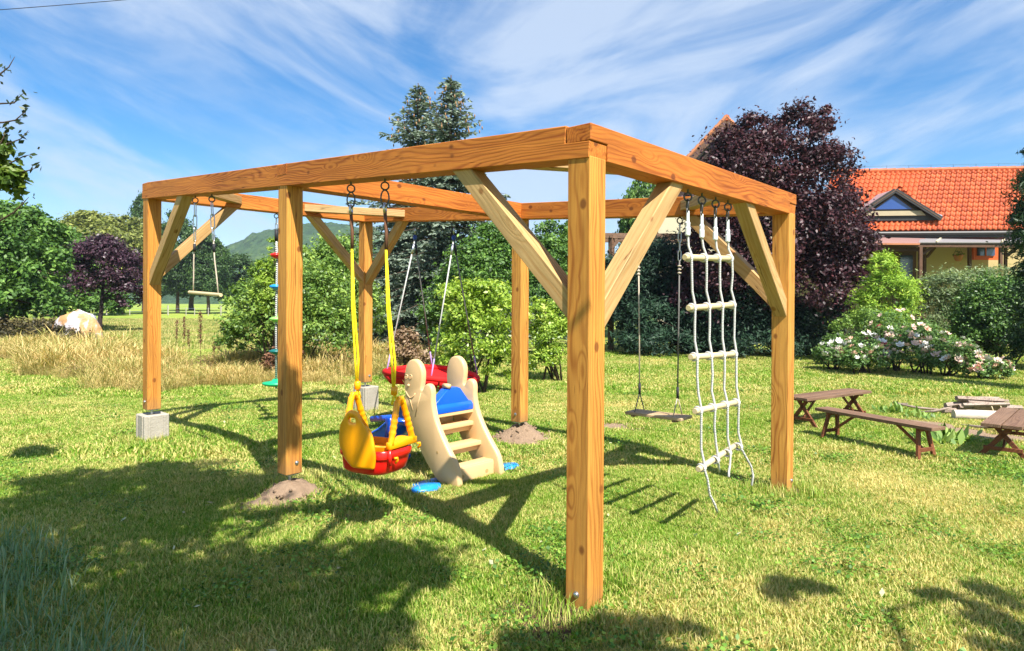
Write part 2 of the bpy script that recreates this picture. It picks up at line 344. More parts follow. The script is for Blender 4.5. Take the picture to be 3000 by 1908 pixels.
LAWN = grassmat('lawn_blades', (.10, .23, .012), (.29, .44, .035), (.68, .56, .22), .41, .68)
LONG = grassmat('long_blades', (.12, .22, .09), (.30, .42, .22), (.55, .52, .34), .62, .9)
DRY = grassmat('dry_blades', (.17, .20, .04), (.50, .41, .13), (.66, .48, .20), .38, .66, .2)
MEAD = grassmat('meadow_blades', (.12, .20, .03), (.32, .38, .07), (.56, .44, .18), .40, .68, .2)
DOCK = leafmat('dock_brown', (.07, .03, .02), (.15, .07, .04), (.26, .14, .08), .8, .1, 0)
def groundmat():
    m, nt = newmat('lawn_ground'); g = nd(nt, 'ShaderNodeNewGeometry'); P = g.outputs['Position']
    n1 = noisen(nt, P, .55, 3, .6); n2 = noisen(nt, P, 2.3, 4, .6); n3 = noisen(nt, P, 35, 4, .7)
    patch = mathn(nt, 'ADD', mathn(nt, 'MULTIPLY', n1, .55), mathn(nt, 'MULTIPLY', n2, .45))
    f = mathn(nt, 'ADD', patch, mathn(nt, 'MULTIPLY', mathn(nt, 'SUBTRACT', n3, .5), .6))
    col = ramp(nt, f, [(.30, (.07, .12, .018)), (.5, (.17, .23, .035)), (.62, (.38, .35, .11)), (.8, (.46, .37, .16))])
    finish(nt, col, .95, .1, 0, n3, .9, .03); return m
def meadowmat():
    m, nt = newmat('dry_meadow'); g = nd(nt, 'ShaderNodeNewGeometry'); P = g.outputs['Position']
    n1 = noisen(nt, P, .10, 4, .6); n2 = noisen(nt, P, 1.2, 5, .65); n3 = noisen(nt, P, 14, 4, .7)
    f = mathn(nt, 'ADD', mathn(nt, 'MULTIPLY', n1, .5), mathn(nt, 'ADD', mathn(nt, 'MULTIPLY', n2, .3), mathn(nt, 'MULTIPLY', n3, .2)))
    col = ramp(nt, f, [(.34, (.13, .22, .03)), (.52, (.26, .33, .05)), (.64, (.40, .38, .10)), (.8, (.52, .42, .17))])
    finish(nt, col, .95, .1, 0, n3, .9, .05); return m

# ------------------------------------------------------------------ numpy foliage
def np_mesh(name, V, F4, mat, rnd=None, F3=None):
    me = bpy.data.meshes.new(name); nv = len(V); n4 = len(F4); n3 = 0 if F3 is None else len(F3)
    me.vertices.add(nv); me.vertices.foreach_set('co', np.ascontiguousarray(V, dtype=np.float32).ravel())
    nl = n4*4+n3*3; me.loops.add(nl)
    idx = F4.ravel() if n3 == 0 else np.concatenate([F4.ravel(), F3.ravel()])
    me.loops.foreach_set('vertex_index', idx.astype(np.int32))
    me.polygons.add(n4+n3)
    ls = np.arange(n4)*4
    if n3: ls = np.concatenate([ls, n4*4+np.arange(n3)*3])
    me.polygons.foreach_set('loop_start', ls.astype(np.int32))
    me.update(calc_edges=True)
    if rnd is not None:
        a = me.attributes.new('rnd', 'FLOAT', 'POINT'); a.data.foreach_set('value', np.clip(rnd, 0, 1).astype(np.float32))
    me.materials.append(mat); return me
def unit(a): return a/np.maximum(np.linalg.norm(a, axis=-1, keepdims=True), 1e-9)
def leaf_quads(pos, nrm, axis, ln, wd, rnd, fold=.0):
    n = len(pos); side = unit(np.cross(nrm, axis)); axis = unit(np.cross(side, nrm))
    ln = ln[:, None]; wd = wd[:, None]
    V = np.stack([pos-axis*ln*.5, pos+side*wd*.5+axis*ln*.05, pos+axis*ln*.5, pos-side*wd*.5+axis*ln*.05], 1).reshape(-1, 3)
    F = np.arange(n*4).reshape(-1, 4); return V, F, np.repeat(rnd, 4)
def crown_mesh(name, lobes, mat, nclump=60, per=60, leaf=.1, seed=1, clump_r=.24, aspect=.55, inner=.55, droop=0., flat=.75, spread=1.0):
    g = np.random.default_rng(seed); Ps = []; Ns = []; Rn = []
    tot = sum(l[3]*l[4]+l[4]*l[5]+l[3]*l[5] for l in lobes)
    for (cx, cy, cz, rx, ry, rz) in lobes:
        k = max(4, int(nclump*(rx*ry+ry*rz+rx*rz)/tot)); rad = np.array([rx, ry, rz]); c = np.array([cx, cy, cz])
        d = unit(g.normal(size=(k, 3))); d[:, 2] = np.where(d[:, 2] < -.55, -d[:, 2], d[:, 2])
        rr = g.uniform(inner, 1.0, size=(k, 1))**.6; cc = c+d*rad*rr
        tint = g.uniform(-.16, .16, size=k); cr = clump_r*np.cbrt(rx*ry*rz)*g.uniform(.65, 1.45, size=k)
        m = g.poisson(per, size=k); ii = np.repeat(np.arange(k), m)
        off = g.normal(size=(len(ii), 3))*.55; off[:, 2] *= flat
        p = cc[ii]+off*cr[ii][:, None]; out = unit(off+d[ii]*.8)
        Ps.append(p); Ns.append(out); Rn.append(.5+tint[ii]+g.normal(size=len(ii))*.17+.10*off[:, 2])
    P = np.concatenate(Ps); O = np.concatenate(Ns); rn = np.concatenate(Rn); n = len(P)
    nr = unit(O*.6+np.array([0, 0, .55])+g.normal(size=(n, 3))*.55*spread); ax = unit(g.normal(size=(n, 3))+np.array([0, 0, -droop]))
    ln = leaf*g.uniform(.6, 1.35, size=n)
    V, F, r_ = leaf_quads(P, nr, ax, ln, ln*aspect, rn)
    return np_mesh(name, V, F, mat, r_)
def link(name, me, parent=None, loc=(0, 0, 0)):
    o = bpy.data.objects.new(name, me); COL.objects.link(o); o.parent = parent; o.location = loc; return o
def limbs(mb, base, lobes, r0, trunk_top, g):
    b = Vector(base); top = Vector(trunk_top)
    pts = [b+(top-b)*t+Vector((g.uniform(-.05, .05), g.uniform(-.05, .05), 0))*(top-b).length*.4*(t > 0) for t in (0, .25, .5, .75, 1)]
    mb.tube(pts, [r0*1.25, r0, r0*.85, r0*.7, r0*.5], 9)
    for (cx, cy, cz, rx, ry, rz) in lobes:
        c = Vector((cx, cy, cz)); s = pts[random.choice((2, 3, 4))]; mid = (s+c)/2+Vector((g.uniform(-.1, .1), g.uniform(-.1, .1), g.uniform(-.15, .05)))*rz
        mb.tube([s, mid, c, c+(c-s).normalized()*min(rx, rz)*.6], [r0*.42, r0*.3, r0*.18, r0*.04], 6)
        for k in range(3):
            e = c+Vector((g.uniform(-1, 1)*rx, g.uniform(-1, 1)*ry, g.uniform(-.3, .9)*rz))*.85
            mb.tube([mid.lerp(c, .6), (mid+e)/2+(c-mid)*.2, e], [r0*.16, r0*.1, r0*.03], 4)
def tree(name, loc, lobes, mat, label, cat='tree', group=None, bark=None, r0=.12, trunk_top=None, seed=1, **kw):
    t = empty(name, loc, label, cat, group)
    link('crown', crown_mesh('crown', lobes, mat, seed=seed, **kw), t)
    g = random.Random(seed); mb = MB(); tt = trunk_top or (lobes[0][0], lobes[0][1], lobes[0][2])
    limbs(mb, (0, 0, -.05), lobes, r0, tt, g); mb.build('trunk', bark or BARK, t, smooth=True); return t
def bush(name, loc, lobes, mat, label, cat='bush', group=None, seed=1, stems=7, **kw):
    t = empty(name, loc, label, cat, group)
    link('foliage', crown_mesh('foliage', lobes, mat, seed=seed, **kw), t)
    g = random.Random(seed); mb = MB()
    for k in range(stems):
        L = lobes[k % len(lobes)]; e = Vector((L[0], L[1], L[2]))+Vector((g.uniform(-.7, .7)*L[3], g.uniform(-.7, .7)*L[4], g.uniform(0, .8)*L[5]))
        s = Vector((g.uniform(-.15, .15), g.uniform(-.15, .15), -.03)); mb.tube([s, s.lerp(e, .5)+Vector((g.uniform(-.1, .1), g.uniform(-.1, .1), .05)), e], [.022, .014, .005], 5)
    mb.build('stems', BARK, t, smooth=True); return t

# ------------------------------------------------------------------ instanced patches
def instancer(name, pts, rot, scl, idx, meshes, label):
    c = bpy.data.collections.new(name+'_source')
    for i, me in enumerate(meshes):
        o = bpy.data.objects.new('%s_piece_%d' % (name, i), me); c.objects.link(o)
    me = bpy.data.meshes.new(name); me.from_pydata([tuple(p) for p in pts], [], [])
    for nm, ty, arr in (('rz', 'FLOAT', rot), ('sc', 'FLOAT', scl), ('ix', 'INT', idx)):
        a = me.attributes.new(nm, ty, 'POINT'); a.data.foreach_set('value', np.array(arr, dtype=np.int32 if ty == 'INT' else np.float32))
    o = bpy.data.objects.new(name, me); COL.objects.link(o); o['kind'] = 'stuff'; o['label'] = label
    ng = bpy.data.node_groups.new(name, 'GeometryNodeTree')
    ng.interface.new_socket('Geometry', in_out='INPUT', socket_type='NodeSocketGeometry'); ng.interface.new_socket('Geometry', in_out='OUTPUT', socket_type='NodeSocketGeometry')
    gi = ng.nodes.new('NodeGroupInput'); go = ng.nodes.new('NodeGroupOutput'); ip = ng.nodes.new('GeometryNodeInstanceOnPoints')
    ci = ng.nodes.new('GeometryNodeCollectionInfo'); ci.inputs['Collection'].default_value = c; ci.inputs['Separate Children'].default_value = True; ci.inputs['Reset Children'].default_value = True
    def attr(nm, ty):
        n = ng.nodes.new('GeometryNodeInputNamedAttribute'); n.data_type = ty; n.inputs['Name'].default_value = nm; return n.outputs['Attribute']
    cx = ng.nodes.new('ShaderNodeCombineXYZ'); ng.links.new(attr('rz', 'FLOAT'), cx.inputs[2])
    e2 = ng.nodes.new('FunctionNodeEulerToRotation'); ng.links.new(cx.outputs[0], e2.inputs[0])
    ng.links.new(gi.outputs[0], ip.inputs['Points']); ng.links.new(ci.outputs[0], ip.inputs['Instance']); ip.inputs['Pick Instance'].default_value = True
    ng.links.new(attr('ix', 'INT'), ip.inputs['Instance Index']); ng.links.new(e2.outputs[0], ip.inputs['Rotation']); ng.links.new(attr('sc', 'FLOAT'), ip.inputs['Scale'])
    ng.links.new(ip.outputs[0], go.inputs[0])
    md = o.modifiers.new('scatter', 'NODES'); md.node_group = ng; return o
def blade_patch(name, size, n, h0, h1, wd, mat, seed, lean=.5, seedhead=0, clover=0):
    g = np.random.default_rng(seed); p = np.zeros((n, 3)); p[:, :2] = g.uniform(-size/2, size/2, (n, 2))
    a = g.uniform(0, 2*np.pi, n); d = np.stack([np.cos(a), np.sin(a), np.zeros(n)], 1); sdv = np.stack([-np.sin(a), np.cos(a), np.zeros(n)], 1)
    cl = np.sin(p[:, 0]*9/size+seed)*np.cos(p[:, 1]*7/size+seed*2)*.25+.85
    h = g.uniform(h0, h1, n)*cl; ln = np.abs(g.normal(0, lean, n))*h; w = wd*g.uniform(.6, 1.3, n)
    up = np.array([0, 0, 1.]); H = h[:, None]; L = ln[:, None]; W = w[:, None]
    b0 = p-sdv*W/2; b1 = p+sdv*W/2; m = p+up*H*.6+d*L*.35; m0 = m-sdv*W*.4; m1 = m+sdv*W*.4; t = p+up*H+d*L
    if seedhead: 
        mm = p+up*H*.84+d*L*.7; s0 = mm-sdv*W*seedhead; s1 = mm+sdv*W*seedhead; m0 = p+up*H*.72+d*L*.5-sdv*W*.25; m1 = m0+sdv*W*.5
        V = np.stack([b0, b1, m1, m0, s0, s1, t], 1).reshape(-1, 3); i = np.arange(n)[:, None]*7
        F4 = np.concatenate([i+np.array([[0, 1, 2, 3]]), i+np.array([[3, 2, 5, 4]])]); F3 = i+np.array([[4, 5, 6]]); r_ = np.repeat(g.uniform(0, 1, n), 7)
    else:
        V = np.stack([b0, b1, m1, m0, t], 1).reshape(-1, 3); i = np.arange(n)[:, None]*5
        F4 = i+np.array([[0, 1, 2, 3]]); F3 = i+np.array([[3, 2, 4]]); r_ = np.repeat(g.uniform(0, 1, n), 5)
    return np_mesh(name, V, F4, mat, r_, F3)
def gz(x, y): return .018*math.sin(x*1.3+.5)*math.cos(y*1.1)+.012*math.sin(x*3.1+y*2.3)

# ================================================================== GROUND
def sheet(name, xs, ys, mat, zoff=0, zf=None, kind='structure'):
    V = [(x, y, (gz(x, y) if abs(x) < 40 and abs(y) < 40 else 0)+zoff if zf is None else zf(x, y)) for y in ys for x in xs]
    n = len(xs); F = [(j*n+i, j*n+i+1, (j+1)*n+i+1, (j+1)*n+i) for j in range(len(ys)-1) for i in range(n-1)]
    me = bpy.data.meshes.new(name); me.from_pydata(V, [], F); me.materials.append(mat)
    for p in me.polygons: p.use_smooth = True
    o = bpy.data.objects.new(name, me); COL.objects.link(o); o['kind'] = kind; return o
ax = sorted(set([-900, -500, -250, -120, -60]+[i*.25 for i in range(-60, 81)]+[i*1.0 for i in range(-40, 60)]+[90, 150, 300, 600, 1200]))
sheet('lawn', ax, ax, groundmat())
# meadow sheet: far left beyond the mown edge
def ldgrid(name, ls, ds, mat, zoff):
    V = [];
    for d in ds:
        for l in ls:
            L = l(d) if callable(l) else l*d
            p = at(L, d); V.append((p.x, p.y, (gz(p.x, p.y) if abs(p.x) < 40 and abs(p.y) < 40 else 0)+zoff))
    n = len(ls); F = [(j*n+i, j*n+i+1, (j+1)*n+i+1, (j+1)*n+i) for j in range(len(ds)-1) for i in range(n-1)]
    me = bpy.data.meshes.new(name); me.from_pydata(V, [], F); me.materials.append(mat)
    for p in me.polygons: p.use_smooth = True
    o = bpy.data.objects.new(name, me); COL.objects.link(o); o['kind'] = 'structure'; return o
ldgrid('meadow', [-.95+.05*i for i in range(20)], [17.5+.5*i for i in range(38)]+[37+3*i for i in range(12)]+[80, 120, 200, 400], meadowmat(), .02)

# bare soil
def blob(name, x, y, r, h, mat, label=None, cat=None, kind=None, seed=0, sx=1, rings=8, n=28, z0=.006):
    g = random.Random(seed); ph = [g.uniform(0, 6.28) for _ in range(4)]; mb = MB(); V = [(x, y, z0+h+gz(x, y))]; F = []
    for j in range(1, rings+1):
        t = j/rings
        for k in range(n):
            a = 2*math.pi*k/n; rr = r*t*(1+.13*math.sin(2*a+ph[0])+.09*math.sin(3*a+ph[1])+.06*math.sin(5*a+ph[2]))
            px, py = x+rr*math.cos(a)*sx, y+rr*math.sin(a)
            z = h*(math.cos(t*math.pi)*.5+.5)+((g.uniform(-.09, .09)*h+.10*h*math.sin(px*31+py*17)) if j < rings else -.012)
            V.append((px, py, z+z0+gz(px, py)))
    for k in range(n): F.append((0, 1+k, 1+(k+1) % n))
    for j in range(rings-1):
        for k in range(n): F.append((1+j*n+k, 1+(j+1)*n+k, 1+(j+1)*n+(k+1) % n, 1+j*n+(k+1) % n))
    mb.add(V, F)
    if h > .05:
        for k in range(70):
            a = g.uniform(0, 6.28); t = g.uniform(.35, 1.25); q = Vector((x+math.cos(a)*r*t*sx, y+math.sin(a)*r*t, z0+gz(x, y)+h*(math.cos(min(t, 1)*math.pi)*.5+.5)+.004)); s_ = g.uniform(.006, .019)
            mb.box(q, (s_*2, s_*1.5, s_*1.3), Matrix.Rotation(g.uniform(0, 3), 3, Vector((g.random(), g.random(), g.random()+.1)).normalized()), .7)
    o = mb.build(name, mat, smooth=True)
    return tag(o, label, cat, None, kind)
blob('soil_mound', .06, 2.70, .31, .12, SOIL, 'dry earth mound under the post in the middle of the long front beam', 'earth mound', seed=1, rings=12, n=40)
blob('soil_mound', 2.70, 2.76, .33, .15, SOIL, 'dry earth mound behind the slide, under the middle rear post', 'earth mound', seed=2, rings=12, n=40)
BARE = [(.06, 2.70, .22), (2.70, 2.76, .23), (-.03, .13, .20), (2.72, -.06, .17), (4.02, 2.42, .36), (3.9, 1.6, .16), (4.3, 2.1, .12), (.07, 5.4, .14), (2.64, 5.4, .14), (6.3, -.9, .45), (6.6, -.2, .3), (1.27, 2.35, .22)]
blob('soil_patch', -.03, .14, .30, .0, DSOIL, kind='structure', seed=4)
blob('soil_patch', 2.80, -.06, .24, .01, SOIL, kind='structure', seed=5, sx=1.2)
for i, (x, y, r_) in enumerate(BARE[4:7]+BARE[9:11]):
    blob('worn_patch', x, y, r_*1.15, .0, SOIL, kind='structure', seed=10+i)

# ================================================================== TIMBER FRAME
Wd, Ln, YB, BH, BW, H0 = 2.7097, 5.4892, 2.6718, .1588, .14, 2.2509
def zt(x, y): return H0+.006*x+.0667*y
frame = empty('swing_pergola', (0, 0, 0), 'large orange-brown timber pergola on six posts with the swings hanging from it', 'pergola')
def beam(p0, p1, outline, side, name='beam', mat=None, width=BW, label=None):
    """outline in (x along, z); p0->p1 axis at the top outer edge; side = unit vector across"""
    p0 = Vector(p0); p1 = Vector(p1); d = (p1-p0).normalized(); s = Vector(side); u = Vector((0, 0, 1)); u = (u-d*u.dot(d)).normalized()
    mb = MB(); mb.prism(outline, lambda x, z: (x, 0, z), lambda x, z: (x, width, z))
    o = mb.build(name, mat or WOOD, frame, bevel=.0035)
    m = Matrix((d, s, u)).transposed().to_4x4(); m.translation = p0; o.matrix_local = m
    if label: o['label'] = label
    return o
h = BH; hh = BH/2; G_ = .0015
LL = math.hypot(Ln, .0667*Ln); LW = math.hypot(Wd, .006*Wd)
# long beams: lower half full, upper half stops short of the corner
def lap(L, w0, w1): return [(0, -h), (L, -h), (L, -hh-G_), (L-w1, -hh-G_), (L-w1-G_, 0), (w0+G_, 0), (w0+G_, -hh-G_), (0, -hh-G_)]
def lap2(L, w0, w1): return [(w0, -h), (L-w1, -h), (L-w1, -hh+G_), (L, -hh+G_), (L, 0), (0, 0), (0, -hh+G_), (w0, -hh+G_)]
beam((0, 0, zt(0, 0)), (0, Ln, zt(0, Ln)), lap(LL, BW, BW), (1, 0, 0))
beam((Wd-BW, 0, zt(Wd, 0)), (Wd-BW, Ln, zt(Wd, Ln)), lap(LL, BW, BW), (1, 0, 0))
beam((0, 0, zt(0, 0)), (Wd, 0, zt(Wd, 0)), lap2(LW, BW, BW), (0, 1, 0))
beam((0, Ln-BW, zt(0, Ln)-.009), (Wd, Ln-BW, zt(Wd, Ln)-.009), lap2(LW, BW, BW), (0, 1, 0))
beam((-.002, YB, zt(0, YB)+.002), (Wd-.03, YB, zt(Wd, YB)+.002), [(BW, -h-.003), (LW-BW, -h-.003), (LW-BW, -hh), (LW-.03, -hh), (LW-.03, 0), (0, 0), (0, -hh), (BW, -hh)], (0, 1, 0))
PW = BW-.012
posts = {'A': (0, 0, 0), 'B': (0, YB, .1666), 'C': (0, Ln-BW, .343), 'D': (Wd-BW, 0, .0126), 'E': (Wd-BW, YB, .2092), 'F': (Wd-BW, Ln-BW, .3954)}
for k, (x, y, z) in posts.items():
    top = zt(x, y)-BH-.001; mb = MB(); L = top-z+.012
    mb.box((L/2, 0, 0), (L, PW, PW)); o = mb.build('post', POSTW, frame, bevel=.004)
    m = Matrix(((0, 0, 1), (1, 0, 0), (0, 1, 0))).transposed().to_4x4(); m.translation = (x+BW/2, y+BW/2, z); o.matrix_local = m
    # steel foot: plate + rod + bolt head through the post
    mb = MB(); cx, cy = x+BW/2, y+BW/2; zb = {'C': .292, 'F': .342, 'B': .115, 'E': .15}.get(k, -.06)
    mb.tube([(cx, cy, zb-.05), (cx, cy, z+.06)], .011, 10); mb.box((cx, cy, z-.005), (.10, .10, .008))
    mb.build('post_foot', STEEL, frame)
    mb = MB(); zb = z+.08
    if k in 'ACE': c = Vector((x+.006, cy, zb)); mm = Matrix.Rotation(R(-90), 3, 'Y')
    else: c = Vector((cx+.02, y+.006, zb)); mm = Matrix.Rotation(R(90), 3, 'X')
    mb.lathe([(.012, 0), (.0115, .003), (.011, .009), (.005, .012)] if k != 'A' else [(.013, 0), (.013, .004), (.011, .010), (.005, .013)], c, 14, mm)
    mb.lathe([(.016, -.001), (.016, .002)], c, 14, mm); mb.build('bolt', STEEL, frame, smooth=False)
BR = .098
def brace(c, horiz, z_top, leg=.80, mat=None):
    """vertical knee brace: c = inner post face point (x,y) at the beam axis, horiz = unit dir, 45 degrees"""
    hx, hy = horiz; o2 = BR/math.sqrt(2)
    # lower edge from (leg, ztop) to (0, ztop-leg); axis offset towards the corner
    a = Vector((c[0], c[1], z_top-leg)); b = Vector((c[0]+hx*leg, c[1]+hy*leg, z_top)); d = (b-a).normalized()
    nrm = Vector((-hx, -hy, 1)).normalized(); a = a+nrm*BR/2-d*.06; b = b+nrm*BR/2+d*.02
    L = (b-a).length; mb = MB(); mb.box((L/2, 0, 0), (L, BR, BR)); o = mb.build('brace', mat or BRACEW, frame, bevel=.004)
    s = d.cross(nrm); m = Matrix((d, -s, nrm)).transposed().to_4x4(); m.translation = a; o.matrix_local = m
hB = BW/2
br2 = BRACEW
brace((hB, BW), (0, 1), zt(0, .9)-BH); brace((BW, hB), (1, 0), zt(.9, 0)-BH)
brace((hB, Ln-BW), (0, -1), zt(0, Ln-.9)-BH); brace((BW, Ln-hB), (1, 0), zt(.9, Ln)-BH)
brace((Wd-BW, hB), (-1, 0), zt(Wd-.9, 0)-BH, .76); brace((Wd-hB, BW), (0, 1), zt(Wd, .8)-BH, .76)
brace((Wd-hB, Ln-BW), (0, -1), zt(Wd, Ln-.8)-BH, .76); brace((Wd-BW, Ln-hB), (-1, 0), zt(Wd-.8, Ln)-BH, .78)
def cbrace(a, b):
    a = Vector((a[0], a[1], zt(*a)-.072)); b = Vector((b[0], b[1], zt(*b)-.072)); d = (b-a).normalized()
    a -= d*.03; b += d*.03; L = (b-a).length; mb = MB(); mb.box((L/2, 0, 0), (L, .10, .082)); o = mb.build('corner_brace', BRACEW, frame, bevel=.003)
    u = Vector((0, 0, 1)); u = (u-d*u.dot(d)).normalized(); m = Matrix((d, u.cross(d), u)).transposed().to_4x4(); m.translation = a; o.matrix_local = m
e = BW-.01
cbrace((e, .86), (.86, e)); cbrace((e, Ln-.90), (.90, Ln-e)); cbrace((Wd-e, .84), (Wd-.86, e)); cbrace((Wd-e, Ln-.90), (Wd-.94, Ln-e))

# concrete blocks
def block(x, y, zt_, s, rz, label):
    t = empty('concrete_block', (x, y, 0), label, 'concrete block', 'concrete blocks under the rear corner posts', rz)
    mb = MB(); zz = zt_/2-.03; mb.box((0, 0, zz), (s, s, zt_+.06)); mb.build('body', CONC, t, bevel=.008)
    mb = MB()
    for sx, sy in ((-1, -.62), (-1, .62)): mb.box((sx*(s/2+.002), sy*s/2, zz), (.012, .02, zt_+.04))
    for sx in (-.62, .62): mb.box((sx*s/2, -s/2-.002, zz), (.02, .012, zt_+.04))
    mb.build('moulded_rib', CONC, t, bevel=.003); return t
block(.09, 5.455, .288, .235, 0, 'pale concrete block under the leftmost post, behind the long front beam')
block(2.66, 5.43, .335, .235, R(8), 'grey concrete block under the rear corner post, seen behind the yellow swing seat')

# ================================================================== HARDWARE
def ring_pts(c, r, axis, n=14, sq=1.0, sdir=None):
    axis = Vector(axis).normalized(); a = axis.orthogonal().normalized() if sdir is None else Vector(sdir).normalized(); b = axis.cross(a)
    return [Vector(c)+a*math.cos(2*math.pi*k/n)*r*sq+b*math.sin(2*math.pi*k/n)*r for k in range(n)]
def eyebolt(parent, p, z_, mat=None, name='hook'):
    mb = MB(); mb.tube([(p[0], p[1], z_+.03), (p[0], p[1], z_-.02)], .006, 8); mb.tube(ring_pts((p[0], p[1], z_-.045), .024, (.6, .8, 0), 14), .0055, 6, True)
    return mb.build(name, mat or DSTEEL, parent, smooth=True)
def chain(parent, a, b, pitch, r=.012, th=.004, mat=None, name='chain_link'):
    a = Vector(a); b = Vector(b); n = max(1, round((b-a).length/pitch)); d = (b-a)/n; L = d.length
    for k in range(n):
        c = a+d*(k+.5); ax_ = Vector((.75, .66, 0)) if k % 2 else Vector((-.66, .75, 0)); sd_ = ax_.cross(d.normalized()); dn = d.normalized(); hl = L/2-r+th*1.5
        pts = [c+dn*hl+(sd_*math.cos(t)+dn*math.sin(t))*r for t in [math.pi*i/6 for i in range(7)]]+[c-dn*hl-(sd_*math.cos(t)+dn*math.sin(t))*r for t in [math.pi*i/6 for i in range(7)]]
        MB().tube(pts, th, 6, True).build(name, mat or STEEL, parent, smooth=True)
def rope(parent, pts, r, mat, name='rope', n=7): return MB().tube(pts, r, n).build(name, mat, parent, smooth=True)

# ---- trapeze
tz = empty('trapeze_swing', (.07, 4.2, 2.4), 'small trapeze with a round wooden bar hanging near the leftmost post', 'trapeze')
tz.location = (0, 0, 0)
zA = lambda y: zt(0, y)-BH
eyebolt(tz, (.07, 4.06), zA(4.06)); eyebolt(tz, (.07, 4.40), zA(4.40))
for (y0, y1, zb) in ((4.06, 3.93, 1.49), (4.40, 4.44, 1.505)):
    zt0 = zA(y0)-.07; chain(tz, (.07, y0, zt0), (.07, y0+(y1-y0)*.25, zt0-.34), .11, .016, .0045)
    p1 = Vector((.07, y0+(y1-y0)*.25, zt0-.34)); p2 = Vector((.07, y1, zb))
    rope(tz, [p1, p1.lerp(p2, .35)+Vector((.0, .01, 0)), p1.lerp(p2, .7), p2], .006, TANR)
    q = p1.lerp(p2, .12); MB().tube([q+Vector((0, 0, .03)), q-Vector((0, 0, .04))], .013, 8).build('clamp', BLACK, tz, smooth=True)
MB().tube([(.07, 4.52, 1.512), (.07, 3.88, 1.484)], .0155, 12).build('bar', PALER, tz)

# ---- climbing rope with discs
dr = empty('disc_climbing_rope', (0, 0, 0), 'black and white climbing rope with coloured round discs behind the middle front post', 'climbing rope')
zc = zt(1.38, Ln)-BH; dx, dy = 1.40, 5.42
eyebolt(dr, (dx, dy), zc); chain(dr, (dx, dy, zc-.07), (dx, dy, zc-.20), .065, .012)
MB().tube([(dx, dy, zc-.20), (dx, dy, zc-.33)], .02, 8).build('clamp', BLACK, dr, smooth=True)
rope(dr, [(dx, dy, zc-.3), (dx+.01, dy, 1.9), (dx, dy, 1.2), (dx+.005, dy, .42)], .0125, TWIST)
for z_, m_, r_, l_ in ((1.965, RED, .07, 'red disc, topmost'), (1.60, LBLUE, .075, 'blue disc'), (1.225, LGREENP, .075, 'light green disc'), (.85, TEALP, .08, 'dark teal disc')):
    o = MB().lathe([(.02, -.035), (r_*.55, -.02), (r_, 0), (r_*.95, .015), (.03, .03)], (dx, dy, z_), 20).build('disc', m_, dr, smooth=True); o['label'] = l_
o = MB().lathe([(.04, -.03), (.125, -.012), (.15, .004), (.145, .022), (.05, .035), (.03, .06)], (dx, dy, .475), 24).build('seat_disc', GREENP, dr, smooth=True); o['label'] = 'large green seat disc at the rope end'

# ---- wooden board swing
sw = empty('board_swing', (0, 0, 0), 'flat wooden board swing on thin ropes hanging behind the rope ladder', 'swing')
X0 = Wd-hB; zE = zt(X0, 1.1)-BH; ya, yb = 1.34, .94
for y0 in (ya, yb):
    eyebolt(sw, (X0, y0), zE); chain(sw, (X0, y0, zE-.07), (X0, y0+.0, zE-.38), .075, .012, .004)
    for k in range(3): MB().tube(ring_pts((X0, y0, zE-.43-.03*k), .011, (0, 0, 1), 8), .007, 5, True).build('knot', TANR, sw, smooth=True)
    yy = y0*.93+.075
    rope(sw, [(X0, y0, zE-.38), (X0, (y0+yy)/2, 1.3), (X0, yy, .68)], .0065, TANR if y0 == ya else GREYR)
    MB().tube([(X0, yy, .72), (X0, yy, .62)], .012, 8).build('clamp', BLACK, sw, smooth=True)
    for s_ in (-.085, .085): rope(sw, [(X0, yy, .64), (X0+s_*.95, yy, .475)], .005, GREYR if y0 == ya else TANR, n=5)
mb = MB(); mb.box((0, 0, 0), (.54, .21, .026)); o = mb.build('seat', timber('swing_board', (.52, .38, .22), (.44, .30, .16), (.30, .18, .09), (.15, .08, .04), .6), sw, bevel=.005)
o.matrix_local = Matrix.Translation((X0, (ya+yb)/2*.93+.075, .462)) @ Matrix.Rotation(R(92), 4, 'Z')
for s_ in (-1, 1): MB().box((X0, (ya+yb)/2*.93+.075+s_*.20, .442), (.19, .035, .018)).build('cleat', OLDW, sw, bevel=.002)

